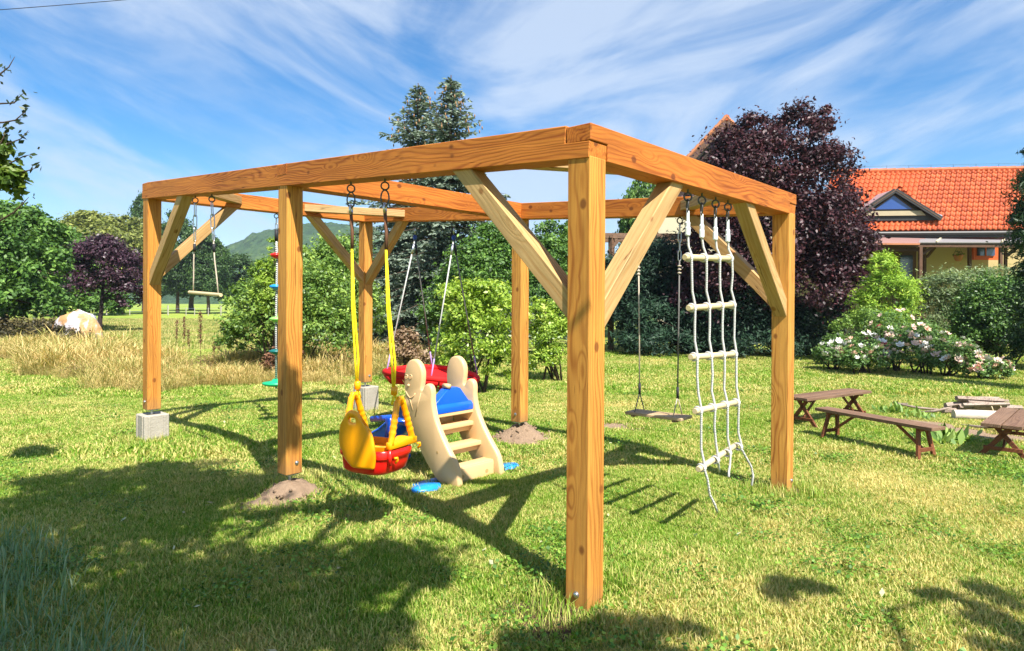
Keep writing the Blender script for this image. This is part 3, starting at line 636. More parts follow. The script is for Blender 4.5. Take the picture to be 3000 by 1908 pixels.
# ---- rope ladder
rl = empty('rope_ladder', (0, 0, 0), 'white rope ladder with five round wooden rungs hanging from the right-hand beam', 'rope ladder')
hx = [1.081, 1.262, 1.451, 1.634]; rungs = [((1.045, 1.70), (1.695, 1.727)), ((1.085, 1.405), (1.73, 1.425)), ((1.108, 1.117), (1.748, 1.10)), ((1.145, .795), (1.768, .782)), ((1.195, .442), (1.815, .487))]
RY = [.07, .065, .06, .05, .05]
def rp(k, i):
    (x0, z0), (x1, z1) = rungs[k]; t = (.07, .37, .66, .94)[i]; return Vector((x0+(x1-x0)*t, RY[k], z0+(z1-z0)*t))
for i, x in enumerate(hx):
    zb = zt(x, 0)-BH; eyebolt(rl, (x, .07), zb)
    mb = MB(); mb.tube(ring_pts((x-.004, .07, zb-.095), .036, (.66, -.75, 0), 16, .55, (.75, .66, 0)), .005, 6, True); mb.build('snap_hook', DSTEEL, rl, smooth=True)
    MB().lathe([(.013, -.20), (.0155, -.195), (.0155, -.155), (.0135, -.15), (.0145, -.125), (.0095, -.118), (.009, -.06), (.007, -.055)], (x, .07, zb-.07), 14).build('sleeve', WHITEP, rl, smooth=False)
    g = random.Random(i); pts = [Vector((x, .07, zb-.2))]
    for k in range(5):
        p = rp(k, i); a = pts[-1]
        for t in (.33, .66): pts.append(a.lerp(p, t)+Vector((g.uniform(-.004, .004), g.uniform(-.004, .004), 0)))
        pts.append(p+Vector((0, -.021, .012))); pts.append(p+Vector((0, -.021, -.012)))
    tails = {0: [(1.255, .02, .38), (1.31, .03, .27), (1.36, .02, .20), (1.395, .02, .145)], 1: [(1.50, .06, .40), (1.53, .07, .36)], 2: [(1.60, .03, .40), (1.585, .03, .36), (1.56, .02, .33)], 3: [(1.83, .02, .41), (1.92, .02, .33), (1.955, .02, .26), (1.93, .02, .20)]}[i]
    pts += [Vector(t) for t in tails]; rope(rl, pts, .0075, WHITER, n=8)
    for k in range(5):
        p = rp(k, i); (x0, z0), (x1, z1) = rungs[k]; d = Vector((x1-x0, 0, z1-z0)).normalized()
        mb = MB()
        for s_ in (-.006, .010): mb.tube(ring_pts(p+d*s_, .0225, d+Vector((0, .15*s_*60, .1)), 12), .0065, 6, True)
        mb.build('knot', WHITER, rl, smooth=True)
for k, ((x0, z0), (x1, z1)) in enumerate(rungs):
    o = MB().tube([(x0, RY[k], z0), (x1, RY[k]+(.03 if k == 4 else 0), z1)], .0185, 16).build('rung', PALER, rl, bevel=.003)
    smooth_by_angle(o)

# ---- nest swing
ns = empty('nest_swing', (0, 0, 0), 'round red fabric nest swing on four ropes behind the toddler slide', 'nest swing')
NC = Vector((2.62, 4.09, .60)); NR = .53
hk = [(Wd-hB, 4.43), (Wd-hB, 3.75)]
for q, (x, y) in enumerate(hk):
    zb = zt(x, y)-BH; eyebolt(ns, (x, y), zb)
    MB().tube([(x, y, zb-.07), (x, y, zb-.16)], .006, 6).build('shackle', STEEL, ns, smooth=True)
    MB().lathe([(.014, -.03), (.024, -.015), (.024, .02), (.014, .035)], (x, y, zb-.20), 12).build('swivel', simple('navy_swivel', (.01, .04, .20), .4) if not bpy.data.materials.get('navy_swivel') else bpy.data.materials['navy_swivel'], ns, smooth=True)
    for s_ in (-1, 1):
        a = math.atan2(y-NC.y, .0)+s_*R(42)*(1 if q else -1); e_ = NC+Vector((math.cos(a), math.sin(a), 0))*NR; t0 = Vector((x, y, zb-.22))
        rope(ns, [t0, t0.lerp(e_, .35), t0.lerp(e_, .86)], .0085 if s_*(1 if q else -1) > 0 or True else .006, WHITER if (e_.x < NC.x) else GREYR)
        p0, p1 = t0.lerp(e_, .03), t0.lerp(e_, .11); MB().tube([p0, p1], .014, 8).build('clamp', STEEL if e_.x < NC.x else BLACK, ns, smooth=True)
        p0, p1 = t0.lerp(e_, .86), e_; MB().tube([p0, p0.lerp(p1, .5), p1], .009, 6).build('strap', simple('violet_strap', (.35, .25, .55), .7) if not bpy.data.materials.get('violet_strap') else bpy.data.materials['violet_strap'], ns, smooth=True)
def warp(a): return .018*math.sin(2*a+.6)+.045*math.cos(a-2.2)
ringp = [NC+Vector((math.cos(a)*NR, math.sin(a)*NR, warp(a))) for a in [2*math.pi*k/48 for k in range(48)]]
MB().tube(ringp, [.034+.004*math.sin(k*2.4) for k in range(48)], 10, True).build('padded_rim', CLOTH, ns, smooth=True)
V = []; F = []; nr_, na = 9, 48
for j in range(nr_+1):
    t = j/nr_
    for k in range(na):
        a = 2*math.pi*k/na; V.append((NC.x+math.cos(a)*NR*t, NC.y+math.sin(a)*NR*t, NC.z+warp(a)*t-.13*(1-t*t)+.008*math.sin(a*6)*t))
for j in range(nr_):
    for k in range(na): F.append((j*na+k, j*na+(k+1) % na, (j+1)*na+(k+1) % na, (j+1)*na+k))
mb = MB(); mb.add(V, F); o = mb.build('seat_cloth', CLOTH, ns, smooth=True); md = o.modifiers.new('thick', 'SOLIDIFY'); md.thickness = .006
for k in range(8):
    a = R(20+45*k); c = NC+Vector((math.cos(a), math.sin(a), 0))*(NR-.10); c.z = NC.z+warp(a)*.8-.045
    mb = MB(); mb.box(c+Vector((0, 0, .008)), (.10, .075, .006), Matrix.Rotation(a, 3, 'Z') @ Matrix.Rotation(R(-18), 3, 'Y')); mb.build('mesh_window', BLACK, ns, bevel=.002)
for k in range(6):   # skirt flaps hanging outside
    a0 = R(150+22*k); mb = MB(); pts = []
    for t in (0, .5, 1):
        a = a0+R(20)*t; pts.append(NC+Vector((math.cos(a)*NR*1.04, math.sin(a)*NR*1.04, warp(a)-.03)))
    lo = [p+Vector((0, 0, -.085-.01*math.sin(k*3+i))) - (p-NC)*.12 for i, p in enumerate(pts)]
    mb.add(pts+lo, [(0, 1, 4, 3), (1, 2, 5, 4)]); o = mb.build('side_flap', CLOTH, ns, smooth=True); md = o.modifiers.new('thick', 'SOLIDIFY'); md.thickness = .008

# ---- toddler bucket swing
ts = empty('toddler_swing', (0, 0, 0), 'yellow and red plastic toddler swing seat on yellow ropes, seen from behind', 'swing')
Y0, Y1 = 1.5, 1.9
for yh, yr in ((1.975, 1.90), (1.61, 1.515)):
    zb = zA(yh); eyebolt(ts, (.07, yh), zb)
    mb = MB(); mb.tube(ring_pts((.07, yh, zb-.12), .05, (.6, .8, 0), 16, .5, (.8, -.6, 0)), .0055, 6, True); mb.build('snap_hook', DSTEEL, ts, smooth=True)
    MB().tube(ring_pts((.07, yh, zb-.185), .03, (-.66, .75, 0), 14), .0075, 6, True).build('thimble', STEEL, ts, smooth=True)
    MB().tube([(.07, yh, zb-.2), (.074, yh-.01, zb-.33), (.07, yh-.015, zb-.44)], .011, 8).build('knotted_cord', simple('dark_brown_cord', (.14, .06, .03), .85) if not bpy.data.materials.get('dark_brown_cord') else bpy.data.materials['dark_brown_cord'], ts, smooth=True)
    mb = MB()
    for s_ in (-.008, .008): mb.tube([(.07, yh-.012, zb-.42), (.07+s_, yh+(yr-yh)*.4, 1.4), (.07+s_*1.6, yr+.002, 1.05), (.07+s_*.6, yr, .90)], .0075, 7)
    mb.build('rope', YELR, ts, smooth=True)
    MB().lathe([(.013, -.028), (.021, -.022), (.021, .022), (.013, .028)], (.075, yr, .885), 12).build('collar', YEL, ts, smooth=True)
    mb = MB()
    for s_ in (-1, 1): mb.tube([(.078, yr, .87), (.078+s_*.022, yr, .80)], .007, 7)
    mb.build('rope_tail', YELR, ts, smooth=True)
# triangular arms with scalloped grips
for yc in (Y0+.01, Y1-.01):
    mb = MB()
    for (xa, za, xb, zb2) in ((.055, .815, -.005, .56), (.105, .815, .205, .56)):
        n = 15; pts = [Vector((xa+(xb-xa)*i/n, yc, za+(zb2-za)*i/n)) for i in range(n+1)]
        mb.tube(pts, [.019+(.0045*abs(math.sin(i*math.pi/2*1.0)) if 3 < i < 13 else .001) for i in range(n+1)], 10)
    mb.tube([(.052, yc, .80), (.068, yc, .832), (.092, yc, .832), (.108, yc, .80)], .019, 10)
    mb.prism([(-.03, .575), (.03, .578), (.07, .60), (.11, .598), (.15, .585), (.23, .575), (.228, .535), (-.03, .535)], lambda x, z: (x, yc-.016, z), lambda x, z: (x, yc+.016, z))
    smooth_by_angle(mb.build('side_arm', YEL, ts, bevel=.003), 50)
# red tub
def tub(prof, name, mat, z_x=0):
    pts = []; n = 40; mb = MB(); V = []; F = []
    for (z, sx, sy, ox) in prof:
        for k in range(n):
            a = 2*math.pi*k/n; c, s_ = math.cos(a), math.sin(a); e_ = .55
            x = .095+ox+sx*math.copysign(abs(c)**e_, c); y = (Y0+Y1)/2+sy*math.copysign(abs(s_)**e_, s_); V.append((x, y, z))
    m = len(prof)
    for j in range(m-1):
        for k in range(n): F.append((j*n+k, j*n+(k+1) % n, (j+1)*n+(k+1) % n, (j+1)*n+k))
    F.append(tuple(range(n))[::-1]); F.append(tuple((m-1)*n+k for k in range(n))); mb.add(V, F)
    return smooth_by_angle(mb.build(name, mat, ts), 50)
tub([(.368, .105, .12, -.03), (.373, .13, .152, -.03), (.392, .152, .178, -.028), (.44, .156, .190, -.022), (.468, .158, .195, -.02), (.476, .168, .205, -.02), (.508, .172, .208, -.018), (.522, .165, .20, -.018), (.522, .148, .19, -.018), (.47, .135, .175, -.018)], 'seat_tub', RED)
tub([(.48, .12, .17, 0), (.54, .13, .185, 0), (.545, .11, .165, 0), (.50, .10, .15, 0)], 'inner_seat', YEL)
# back panel (yellow, reclined) with grip slot
V = []; F = []; nu, nv_ = 16, 14
def backw(t): return (.172-.02*max(0, .22-t)/.22)*(1-.10*t-.34*t*t)*(1 if t < .8 else math.sqrt(max(.0, 1-((t-.8)/.2)**2*.5)))
for sgn in (0, 1):
    for j in range(nv_+1):
        t = j/nv_; z = .418+.354*t
        for i in range(nu+1):
            s_ = -1+2*i/nu; hw = backw(t); bul = .05*(1-s_*s_)*(1-.3*t)
            zz = z-(.05*(abs(s_)**3)*max(0, t-.55)/.45*1.6)
            x = -.100-.012*t-bul*.5+max(0, s_)*.045*(1-t)+(.022 if sgn else 0); zz += max(0, s_)*.055*(1-t); V.append((x, 1.715+s_*hw, zz))
n1 = (nu+1)*(nv_+1)
slot = {(i, 11) for i in (6, 7, 8, 9)}
for j in range(nv_):
    for i in range(nu):
        if (i, j) in slot:
            continue
        a = j*(nu+1)+i; F.append((a, a+1, a+nu+2, a+nu+1)); F.append((n1+a, n1+a+nu+1, n1+a+nu+2, n1+a+1))
def edge_strip(seq):
    for a, b in zip(seq[:-1], seq[1:]): F.append((a, b, n1+b, n1+a))
bl = [i for i in range(nu+1)]; tl = [nv_*(nu+1)+i for i in range(nu+1)]; lf = [j*(nu+1) for j in range(nv_+1)]; rt = [j*(nu+1)+nu for j in range(nv_+1)]
for s_ in (bl, tl, lf, rt): edge_strip(s_)
sl = [11*(nu+1)+i for i in range(6, 11)]+[12*(nu+1)+i for i in range(10, 5, -1)]; sl.append(sl[0]); edge_strip(sl)
mb = MB(); mb.add(V, F); o = mb.build('backrest', YEL, ts, sub=1, smooth=True)
MB().tube([(-.03, Y0-.005, .53), (-.03, Y0-.005, .44)], .012, 8).build('corner_peg', RED, ts, smooth=True)
for (x, z) in ((.005, .468), (.225, .52)):
    MB().tube([(x-.012, Y0-.02, z+.012), (x+.004, Y0-.03, z+.014), (x+.010, Y0-.028, z-.002), (x+.004, Y0-.015, z-.02)], .008, 8).build('latch', YEL, ts, smooth=True)
MB().tube([(.20, (Y0+Y1)/2, .55), (.215, (Y0+Y1)/2, .62), (.205, (Y0+Y1)/2, .68)], [.03, .026, .03], 12).build('front_post', BLUE, ts, smooth=True)
MB().tube([(.20, Y0+.05, .655), (.215, (Y0+Y1)/2, .675), (.20, Y1-.05, .655)], .02, 10).build('t_bar', BLUE, ts, smooth=True)

bpy.context.view_layer.update()
for o in ts.children:
    if o.name.split('.')[0] in ('side_arm', 'seat_tub', 'inner_seat', 'backrest', 'corner_peg', 'latch', 'front_post', 't_bar'):
        o.matrix_local = Matrix.Translation((.075, 1.70, 0)) @ Matrix.Rotation(R(12), 4, 'Z') @ Matrix.Translation((-.075, -1.70, 0))

# ---- toddler slide
sl_ = empty('toddler_slide', (0, 0, 0), 'small beige and blue plastic toddler slide with a moulded smiling face on its side', 'slide')
OUT = [(1.915, .02), (1.925, .10), (1.955, .19), (2.035, .275), (2.13, .40), (2.20, .52), (2.232, .64), (2.228, .72), (2.245, .765), (2.285, .783), (2.325, .765), (2.352, .715), (2.365, .735), (2.350, .82), (2.352, .88), (2.385, .935), (2.44, .968), (2.50, .962), (2.545, .93), (2.572, .87), (2.582, .79), (2.572, .70), (2.565, .625), (2.59, .625), (2.62, .605), (2.628, .57), (2.60, .535), (2.545, .49), (2.50, .44), (2.445, .35), (2.39, .26), (2.32, .17), (2.24, .09), (2.17, .03), (2.10, .0), (2.0, -.005), (1.94, .0)]
def chaikin(P, k=1):
    for _ in range(k):
        Q = []
        for i in range(len(P)):
            a, b = P[i], P[(i+1) % len(P)]; Q += [(a[0]*.75+b[0]*.25, a[1]*.75+b[1]*.25), (a[0]*.25+b[0]*.75, a[1]*.25+b[1]*.75)]
        P = Q
    return P
OUTS = chaikin(OUT, 1)
def inset(P, d):
    n = len(P); Q = []
    for i in range(n):
        a = Vector(P[i-1]); b = Vector(P[(i+1) % n]); t = (b-a).normalized(); Q.append((P[i][0]-t.y*d, P[i][1]+t.x*d))
    return Q
area = sum(OUTS[i-1][0]*OUTS[i][1]-OUTS[i][0]*OUTS[i-1][1] for i in range(len(OUTS)))
sg = 1 if area > 0 else -1
for xs_, nm in ((1.00, 'l'), (1.47, 'r')):
    T = .056; layers = [(xs_, .015), (xs_+.003, .008), (xs_+.009, .002), (xs_+.018, 0), (xs_+T-.018, 0), (xs_+T-.009, .002), (xs_+T-.003, .008), (xs_+T, .015)]
    V = []; n = len(OUTS); F = []
    for (x, d) in layers:
        for (y, z) in inset(OUTS, d*sg): V.append((x, y, z))
    for j in range(len(layers)-1):
        for k in range(n): F.append((j*n+k, j*n+(k+1) % n, (j+1)*n+(k+1) % n, (j+1)*n+k))
    F.append(tuple(range(n))); F.append(tuple((len(layers)-1)*n+k for k in range(n))[::-1])
    mb = MB(); mb.add(V, F); side = smooth_by_angle(mb.build('side_panel', BEIGE, sl_), 75)
    if nm == 'l':
        for (ey, ez) in ((2.545, .815), (2.492, .818)):
            MB().tube(ring_pts((xs_, ey, ez), .019, (1, 0, 0), 14, .8), .005, 6, True).build('moulded_eye', BEIGE, side, smooth=True)
            MB().lathe([(.0075, 0), (.006, .004), (.002, .006)], (xs_, ey+.003, ez-.002), 10, Matrix.Rotation(R(-90), 3, 'Y')).build('pupil', BEIGE, side, smooth=True)
        MB().lathe([(.014, -.004), (.011, .008), (.004, .013)], (xs_, 2.515, .748), 12, Matrix.Rotation(R(-90), 3, 'Y')).build('moulded_nose', BEIGE, side, smooth=True)
        MB().tube([(xs_, 2.555, .70), (xs_, 2.53, .668), (xs_, 2.495, .645), (xs_, 2.455, .66), (xs_, 2.43, .69)], .0055, 6).build('moulded_smile', BEIGE, side, smooth=True)
        MB().tube([(xs_+.001, 2.555, .70), (xs_, 2.50, .64), (xs_, 2.46, .55)], .0045, 6).build('moulded_seam', BEIGE, side, smooth=True)
        MB().tube([(xs_+.004, 2.36, .70), (xs_+.002, 2.40, .60), (xs_+.002, 2.43, .50)], .006, 6).build('moulded_arm_crease', BEIGE, side, smooth=True)
        MB().lathe([(.012, -.001), (.012, .0015)], (xs_, 2.16, .25), 10, Matrix.Rotation(R(-90), 3, 'Y')).build('drain_hole', simple('dark_beige_recess', (.45, .28, .10), .6), side)
X0s, X1s = 1.055, 1.475
def step(y, z, dz=.055, depth=.13):
    mb = MB(); mb.box(((X0s+X1s)/2, y+depth/2, z-.016), (X1s-X0s, depth, .034)); mb.box(((X0s+X1s)/2, y+.055, z-.05), (X1s-X0s, .03, .06))
    smooth_by_angle(mb.build('step', BEIGE, sl_, bevel=.006, seg=2), 50)
step(2.235, .427); step(2.14, .275)
mb = MB(); mb.box(((X0s+X1s)/2, 2.02, .06), (X1s-X0s, .05, .14)); mb.box(((X0s+X1s)/2, 2.06, .125), (X1s-X0s, .12, .03)); smooth_by_angle(mb.build('lowest_step', BEIGE, sl_, bevel=.006, seg=2), 50)
for yy, r_ in ((1.39, .016),): MB().lathe([(r_, 0), (r_, .003)], (yy, 1.996, .062), 12, Matrix.Rotation(R(90), 3, 'X')).build('step_hole', bpy.data.materials['dark_beige_recess'], sl_)
MB().lathe([(.016, 0), (.016, .003)], (1.12, 1.996, .062), 12, Matrix.Rotation(R(90), 3, 'X')).build('step_hole', bpy.data.materials['dark_beige_recess'], sl_)
mb = MB(); mb.box(((X0s+X1s)/2, 2.36, .515), (X1s-X0s, .24, .03)); mb.box(((X0s+X1s)/2, 2.50, .40), (X1s-X0s, .03, .24)); mb.build('back_support', BEIGE, sl_, bevel=.005)
# blue platform lip + chute
mb = MB(); prof = [(2.235, .53), (2.235, .575), (2.26, .60), (2.40, .62), (2.42, .59), (2.42, .53)]
mb.prism(prof, lambda y, z: (X0s+.005, y, z), lambda y, z: (X1s-.005, y, z)); smooth_by_angle(mb.build('platform', BLUE, sl_, bevel=.008, seg=2), 50)
mb = MB(); hood = [(1.075, .59), (1.075, .615), (1.20, .715), (1.235, .728), (1.31, .728), (1.345, .715), (1.445, .60), (1.445, .59)]
mb.prism(hood, lambda x, z: (x, 2.262, z), lambda x, z: (x, 2.345, z)); smooth_by_angle(mb.build('hood', BLUE, sl_, bevel=.016, seg=3), 60)
MB().tube([(1.215, 2.255, .742), (1.22, 2.33, .742)], .020, 12).build('rail_knob', BEIGE, sl_, smooth=True)
V = []; F = []; prof = [(2.40, .60), (2.50, .585), (2.62, .53), (2.76, .42), (2.90, .31), (3.03, .22), (3.14, .165), (3.24, .145), (3.30, .14)]
cs = [(-.17, .11), (-.155, .125), (-.135, .12), (-.125, .03), (-.10, .0), (.10, .0), (.125, .03), (.135, .12), (.155, .125), (.17, .11)]
for (y, z) in prof:
    for (cx, cz) in cs: V.append((1.265+cx*1.12, y, z+cz-.02))
nc = len(cs)
for j in range(len(prof)-1):
    for k in range(nc-1): F.append((j*nc+k, j*nc+k+1, (j+1)*nc+k+1, (j+1)*nc+k))
mb = MB(); mb.add(V, F); o = mb.build('chute', BLUE, sl_, smooth=True); md = o.modifiers.new('thick', 'SOLIDIFY'); md.thickness = .014
MB().lathe([(.15, 0), (.17, .02), (.165, .10), (.14, .12)], (1.265, 3.08, .0), 18).build('chute_foot', BLUE, sl_, smooth=True)
for sx_, x in ((1, 1.72), (-1, .82)):   # light blue ground wings
    V = []; n = 22
    for (rr, z) in ((1, .0), (1.0, .018), (.9, .034), (.0, .042)):
        for k in range(n):
            a = 2*math.pi*k/n; V.append((x+math.cos(a)*.135*rr, 2.08+math.sin(a)*.085*rr, z+gz(x, 2.08)+.01))
    F = [(j*n+k, j*n+(k+1) % n, (j+1)*n+(k+1) % n, (j+1)*n+k) for j in range(3) for k in range(n)]
    mb = MB(); mb.add(V, F); mb.build('base_wing', LBLUE, sl_, smooth=True)
mb = MB(); mb.box((1.27, 2.20, .018), (.95, .06, .03)); mb.build('base_rail', LBLUE, sl_, bevel=.008)

# ================================================================== BENCHES
def bench(name, p0, p1, width, h_, legs, label, cat, planks=1, splay=.06, leg_in=.14, xlegs=False, lw=.04):
    p0 = Vector(p0); p1 = Vector(p1); L = (p1-p0).length; ang = math.atan2(p1.y-p0.y, p1.x-p0.x)
    t = empty(name, ((p0.x+p1.x)/2, (p0.y+p1.y)/2, 0), label, cat, 'low brown garden benches and tables', ang)
    pw_ = (width-.012*(planks-1))/planks
    for k in range(planks):
        mb = MB(); mb.box((0, 0, 0), (L, pw_, .032)); o = mb.build('plank', OLDW, t, bevel=.003); o.location = (0, -width/2+pw_/2+k*(pw_+.012), h_-.016)
    for e_ in (-1, 1):
        x = e_*(L/2-leg_in)
        for s_ in (-1, 1):
            if xlegs: a, b = (x, s_*(width*.50+.04), 0), (x, -s_*width*.22, h_-.03)
            else: a, b = (x+e_*.03, s_*(width*.5+splay*.3), 0), (x-e_*.01, s_*width*.30, h_-.03)
            MB().bar(a, b, lw, .026, (1, 0, 0)).build('leg', REDW, t, bevel=.002)
        zz = h_*.30; MB().bar((x+e_*.02, -width*.48, zz), (x+e_*.02, width*.48, zz), .02, .035).build('stretcher', REDW, t, bevel=.002)
        MB().bar((x, -width*.38, h_-.045), (x, width*.38, h_-.045), .03, .03).build('batten', REDW, t, bevel=.002)
        MB().bar((x, 0, zz), (x-e_*.26, 0, h_-.04), .018, .026).build('brace', REDW, t, bevel=.002)
    return t
b2 = at(0, 0)
bench('low_bench', (5.02, .50, 0), (4.52, -.66, 0), .20, .325, 2, 'long narrow brown bench standing alone in front of the firewood', 'bench')
bench('low_table', (5.28, .86, 0), (6.55, .50, 0), .30, .37, 2, 'brown two-plank table half hidden behind the right-hand post', 'table', planks=2, xlegs=True)
bench('low_table', (4.93, -1.08, 0), (6.20, -1.12, 0), .31, .345, 2, 'brown two-plank table cut off by the right edge of the photo', 'table', planks=2, xlegs=True)

# ================================================================== FIREWOOD, LOG
GREYWD = timber('grey_split_wood', (.42, .34, .27), (.32, .24, .18), (.16, .10, .08), (.08, .05, .03), .8)
def at_px(px, py, z=0): d = FPX*(CAM.z-z)/(py-897.8); return at(XL(px, d), d, z)
fw = empty('firewood_pile', (0, 0, 0), 'low pile of split grey firewood tied with pale straps on the lawn', 'firewood')
a0 = at_px(2800, 1215); a1 = at_px(2965, 1212); g = random.Random(5)
for i in range(13):
    t = i/12; p = a0.lerp(a1, .35+.3*g.random()); sp_ = Vector((0, .0, .035+.05*(i % 4))); off = Vector((g.uniform(-.12, .12), g.uniform(-.12, .12), 0)); d = (a1-a0)*(.32+.12*g.random()); d.z = g.uniform(-.03, .05)
    mb = MB(); q = p+off+sp_; r_ = g.uniform(.025, .045); n = 3+g.randrange(3); V = []
    mb.tube([q-d, q, q+d], [r_*.9, r_, r_*.8], n+1); o = mb.build('split_log', GREYWD, fw)
for t in (.42, .58):
    c = a0.lerp(a1, t); MB().tube([c+Vector((0, -.17, .01)), c+Vector((-.02, -.14, .11)), c+Vector((0, .02, .175)), c+Vector((.02, .15, .11)), c+Vector((0, .19, .01))], .008, 6).build('strap', BOARDC, fw, smooth=True)
lg = empty('felled_log', (0, 0, 0), 'pale bare log lying on the grass in front of the firewood pile', 'log')
c0 = at_px(2796, 1232); c1 = at_px(3090, 1240)
c0.z = c1.z = .06; mb = MB(); mb.tube([c0, c0.lerp(c1, .12), c0.lerp(c1, .15), c0.lerp(c1, .6), c1], [.062, .064, .068, .062, .058], 14); smooth_by_angle(mb.build('log_body', simple('pale_bark', (.56, .47, .38), .85, .2, 0, .3, 7, .5), lg))
for k, (u, v, ln_) in enumerate(((2690, 1205, .25), (2740, 1215, .2), (2875, 1262, .35), (2640, 1195, .18))):
    p = at_px(u, v); d = Vector((g.uniform(-1, 1), g.uniform(-1, 1), .1)).normalized()*ln_
    MB().tube([p-d+Vector((0, 0, .05)), p+Vector((0, 0, .03)), p+d+Vector((0, 0, .05))], [.012, .02, .01], 6).build('stick', GREYWD, None, smooth=True)
    o = bpy.data.objects['stick' if k == 0 else 'stick.%03d' % k]; tag(o, ['thin grey stick lying at the far left end of the firewood', 'short grey stick beside the left end of the firewood', 'pale stick lying on the grass in front of the felled log', 'small stick farthest left from the firewood pile'][k], 'stick', 'loose sticks round the firewood')

# ================================================================== HOUSE
hs_ = empty('garden_house', at(14, 24), 'long low house with bright orange tiled roof, dark triangular dormer and timber porch', 'house')
def part(mb, name, mat, par=hs_, **k):
    o = mb.build(name, mat, None, **k); o.parent = par; o.matrix_parent_inverse = par.matrix_world.inverted() if par.matrix_world != Matrix() else Matrix.Translation(-par.location); return o
E0, E1 = at(10.0, 22.4, 3.93), at(16.75, 21.6, 3.93)      # eave line
rise = at(1.45, 1.75, 2.36)-at(0, 0, 0)                   # eave -> ridge
rise = Vector((rise.x, rise.y, 2.36))
ev = E1-E0; NCOL, NROW = 40, 14; cv = ev/NCOL; rv = rise/NROW; nv = cv.cross(rv).normalized()
if nv.z < 0: nv = -nv
mb = MB(); mb.add([E0-nv*.03, E1-nv*.03, E1+rise-nv*.03, E0+rise-nv*.03, E0-nv*.15, E1-nv*.15, E1+rise-nv*.15, E0+rise-nv*.15], [(0, 1, 2, 3), (7, 6, 5, 4), (0, 4, 5, 1), (1, 5, 6, 2), (2, 6, 7, 3), (3, 7, 4, 0)])
roof = part(mb, 'roof', TILEB)
# back slope
bk = at(1.45, 5.0, 0)-at(0, 0, 0); bk.z = -.1
mb = MB(); r0_, r1_ = E0+rise, E1+rise; q0, q1 = r0_+Vector((bk.x*.5, bk.y*.5, -2.3)), r1_+Vector((bk.x*.5, bk.y*.5, -2.3))
mb.add([r0_, r1_, q1, q0, r0_-Vector((0, 0, .1)), r1_-Vector((0, 0, .1)), q1-Vector((0, 0, .1)), q0-Vector((0, 0, .1))], [(0, 1, 2, 3), (7, 6, 5, 4), (0, 4, 5, 1), (1, 5, 6, 2), (2, 6, 7, 3), (3, 7, 4, 0)])
part(mb, 'rear_roof', TILE)
# pantile: shared mesh
sec = [(.0, .0), (.16, .035), (.34, .052), (.52, .035), (.66, .004), (.84, -.006), (1.04, .0)]
V = []; F = []
for (t, lift) in ((-.06, .034), (1.0, .012)):
    for (s_, hgt) in sec: V.append(cv*s_+rv*t+nv*(hgt+lift))
for (s_, hgt) in sec: V.append(cv*s_-rv*.06+nv*(hgt+lift-.0)-nv*.034)
m_ = len(sec)
for i in range(m_-1): F.append((i, i+1, m_+i+1, m_+i)); F.append((2*m_+i, 2*m_+i+1, i+1, i))
tme = bpy.data.meshes.new('roof_tile'); tme.from_pydata([tuple(v) for v in V], [], F); tme.materials.append(TILE)
for p in tme.polygons: p.use_smooth = p.index % 2 == 0
# dormer footprint in (col,row) space
DC, DHW, DR0, DR1 = 14.4, 8.6, 2.1, 9.4
cells = []
for c in range(NCOL):
    for r_ in range(NROW):
        if DR0 <= r_ <= DR1:
            k = (r_-DR0)/(DR1-DR0); lim = DHW*(1-k)
            cc = DC+0.35*(r_-DR0)*0
            if abs(c+.5-cc) < lim-.3: continue
        cells.append((c, r_))
cells.sort(key=lambda q: (-q[0], q[1])); single, rest = cells[:298], cells[298:]
inv = Matrix.Translation(-hs_.location); rinv = hs_.location
for (c, r_) in single:
    o = bpy.data.objects.new('roof_tile', tme); COL.objects.link(o); o.parent = roof; j = random.uniform(-.004, .004)
    o.matrix_local = Matrix.Translation(E0+cv*c+rv*r_+nv*j-Vector((0, 0, 0)))
mb = MB()
for (c, r_) in rest: mb.add([v+E0+cv*c+rv*r_+nv*random.uniform(-.004, .004) for v in V], F)
o = mb.build('roof_tiles', TILE, None); o.parent = roof; o['kind'] = 'stuff'
# ridge + verge + wire
mb = MB()
for k in range(22): a = r0_.lerp(r1_, k/22); b = r0_.lerp(r1_, (k+1.03)/22); mb.tube([a+nv*.02, b+nv*.035], [.085, .095], 8)
part(mb, 'ridge_cap', TILE, roof)
mb = MB()
for k in range(9): a = r0_.lerp(r1_, (k+.5)/9)+Vector((0, 0, .05)); mb.tube([a, a+Vector((0, 0, .16))], .006, 4)
mb.tube([r0_+Vector((0, 0, .19)), r1_+Vector((0, 0, .21))], .004, 4); part(mb, 'lightning_wire', DSTEEL, roof)
mb = MB(); mb.bar(E0-nv*.04, E0+rise-nv*.04, .05, .16, nv); mb.bar(E1-nv*.04, E1+rise-nv*.04, .05, .16, nv); part(mb, 'verge_board', BLKM, roof)
mb = MB(); gdir = Vector((0, 0, -.10)); fr = -(at(0, 1)-at(0, 0)).normalized()*.06
mb.tube([E0+gdir+fr, E1+gdir+fr], .065, 8); mb.bar(E0+Vector((0, 0, -.16)), E1+Vector((0, 0, -.16)), .04, .16); part(mb, 'gutter', BLKM, hs_)
# vent tiles
for c, r_ in ((23, 11), (28, 11), (33, 11), (38, 11), (26, 2), (29, 2), (32, 2), (35, 2), (38, 2)):
    p = E0+cv*(c+.45)+rv*(r_+.6)+nv*.05; sm = .9 if r_ > 5 else .6
    MBt = MB(); MBt.lathe([(.075*sm, 0), (.07*sm, .05*sm), (.03*sm, .07*sm)], p, 10, Matrix((cv.normalized(), nv.cross(cv).normalized(), nv)).transposed()); part(MBt, 'vent_tile', TILEB, roof)
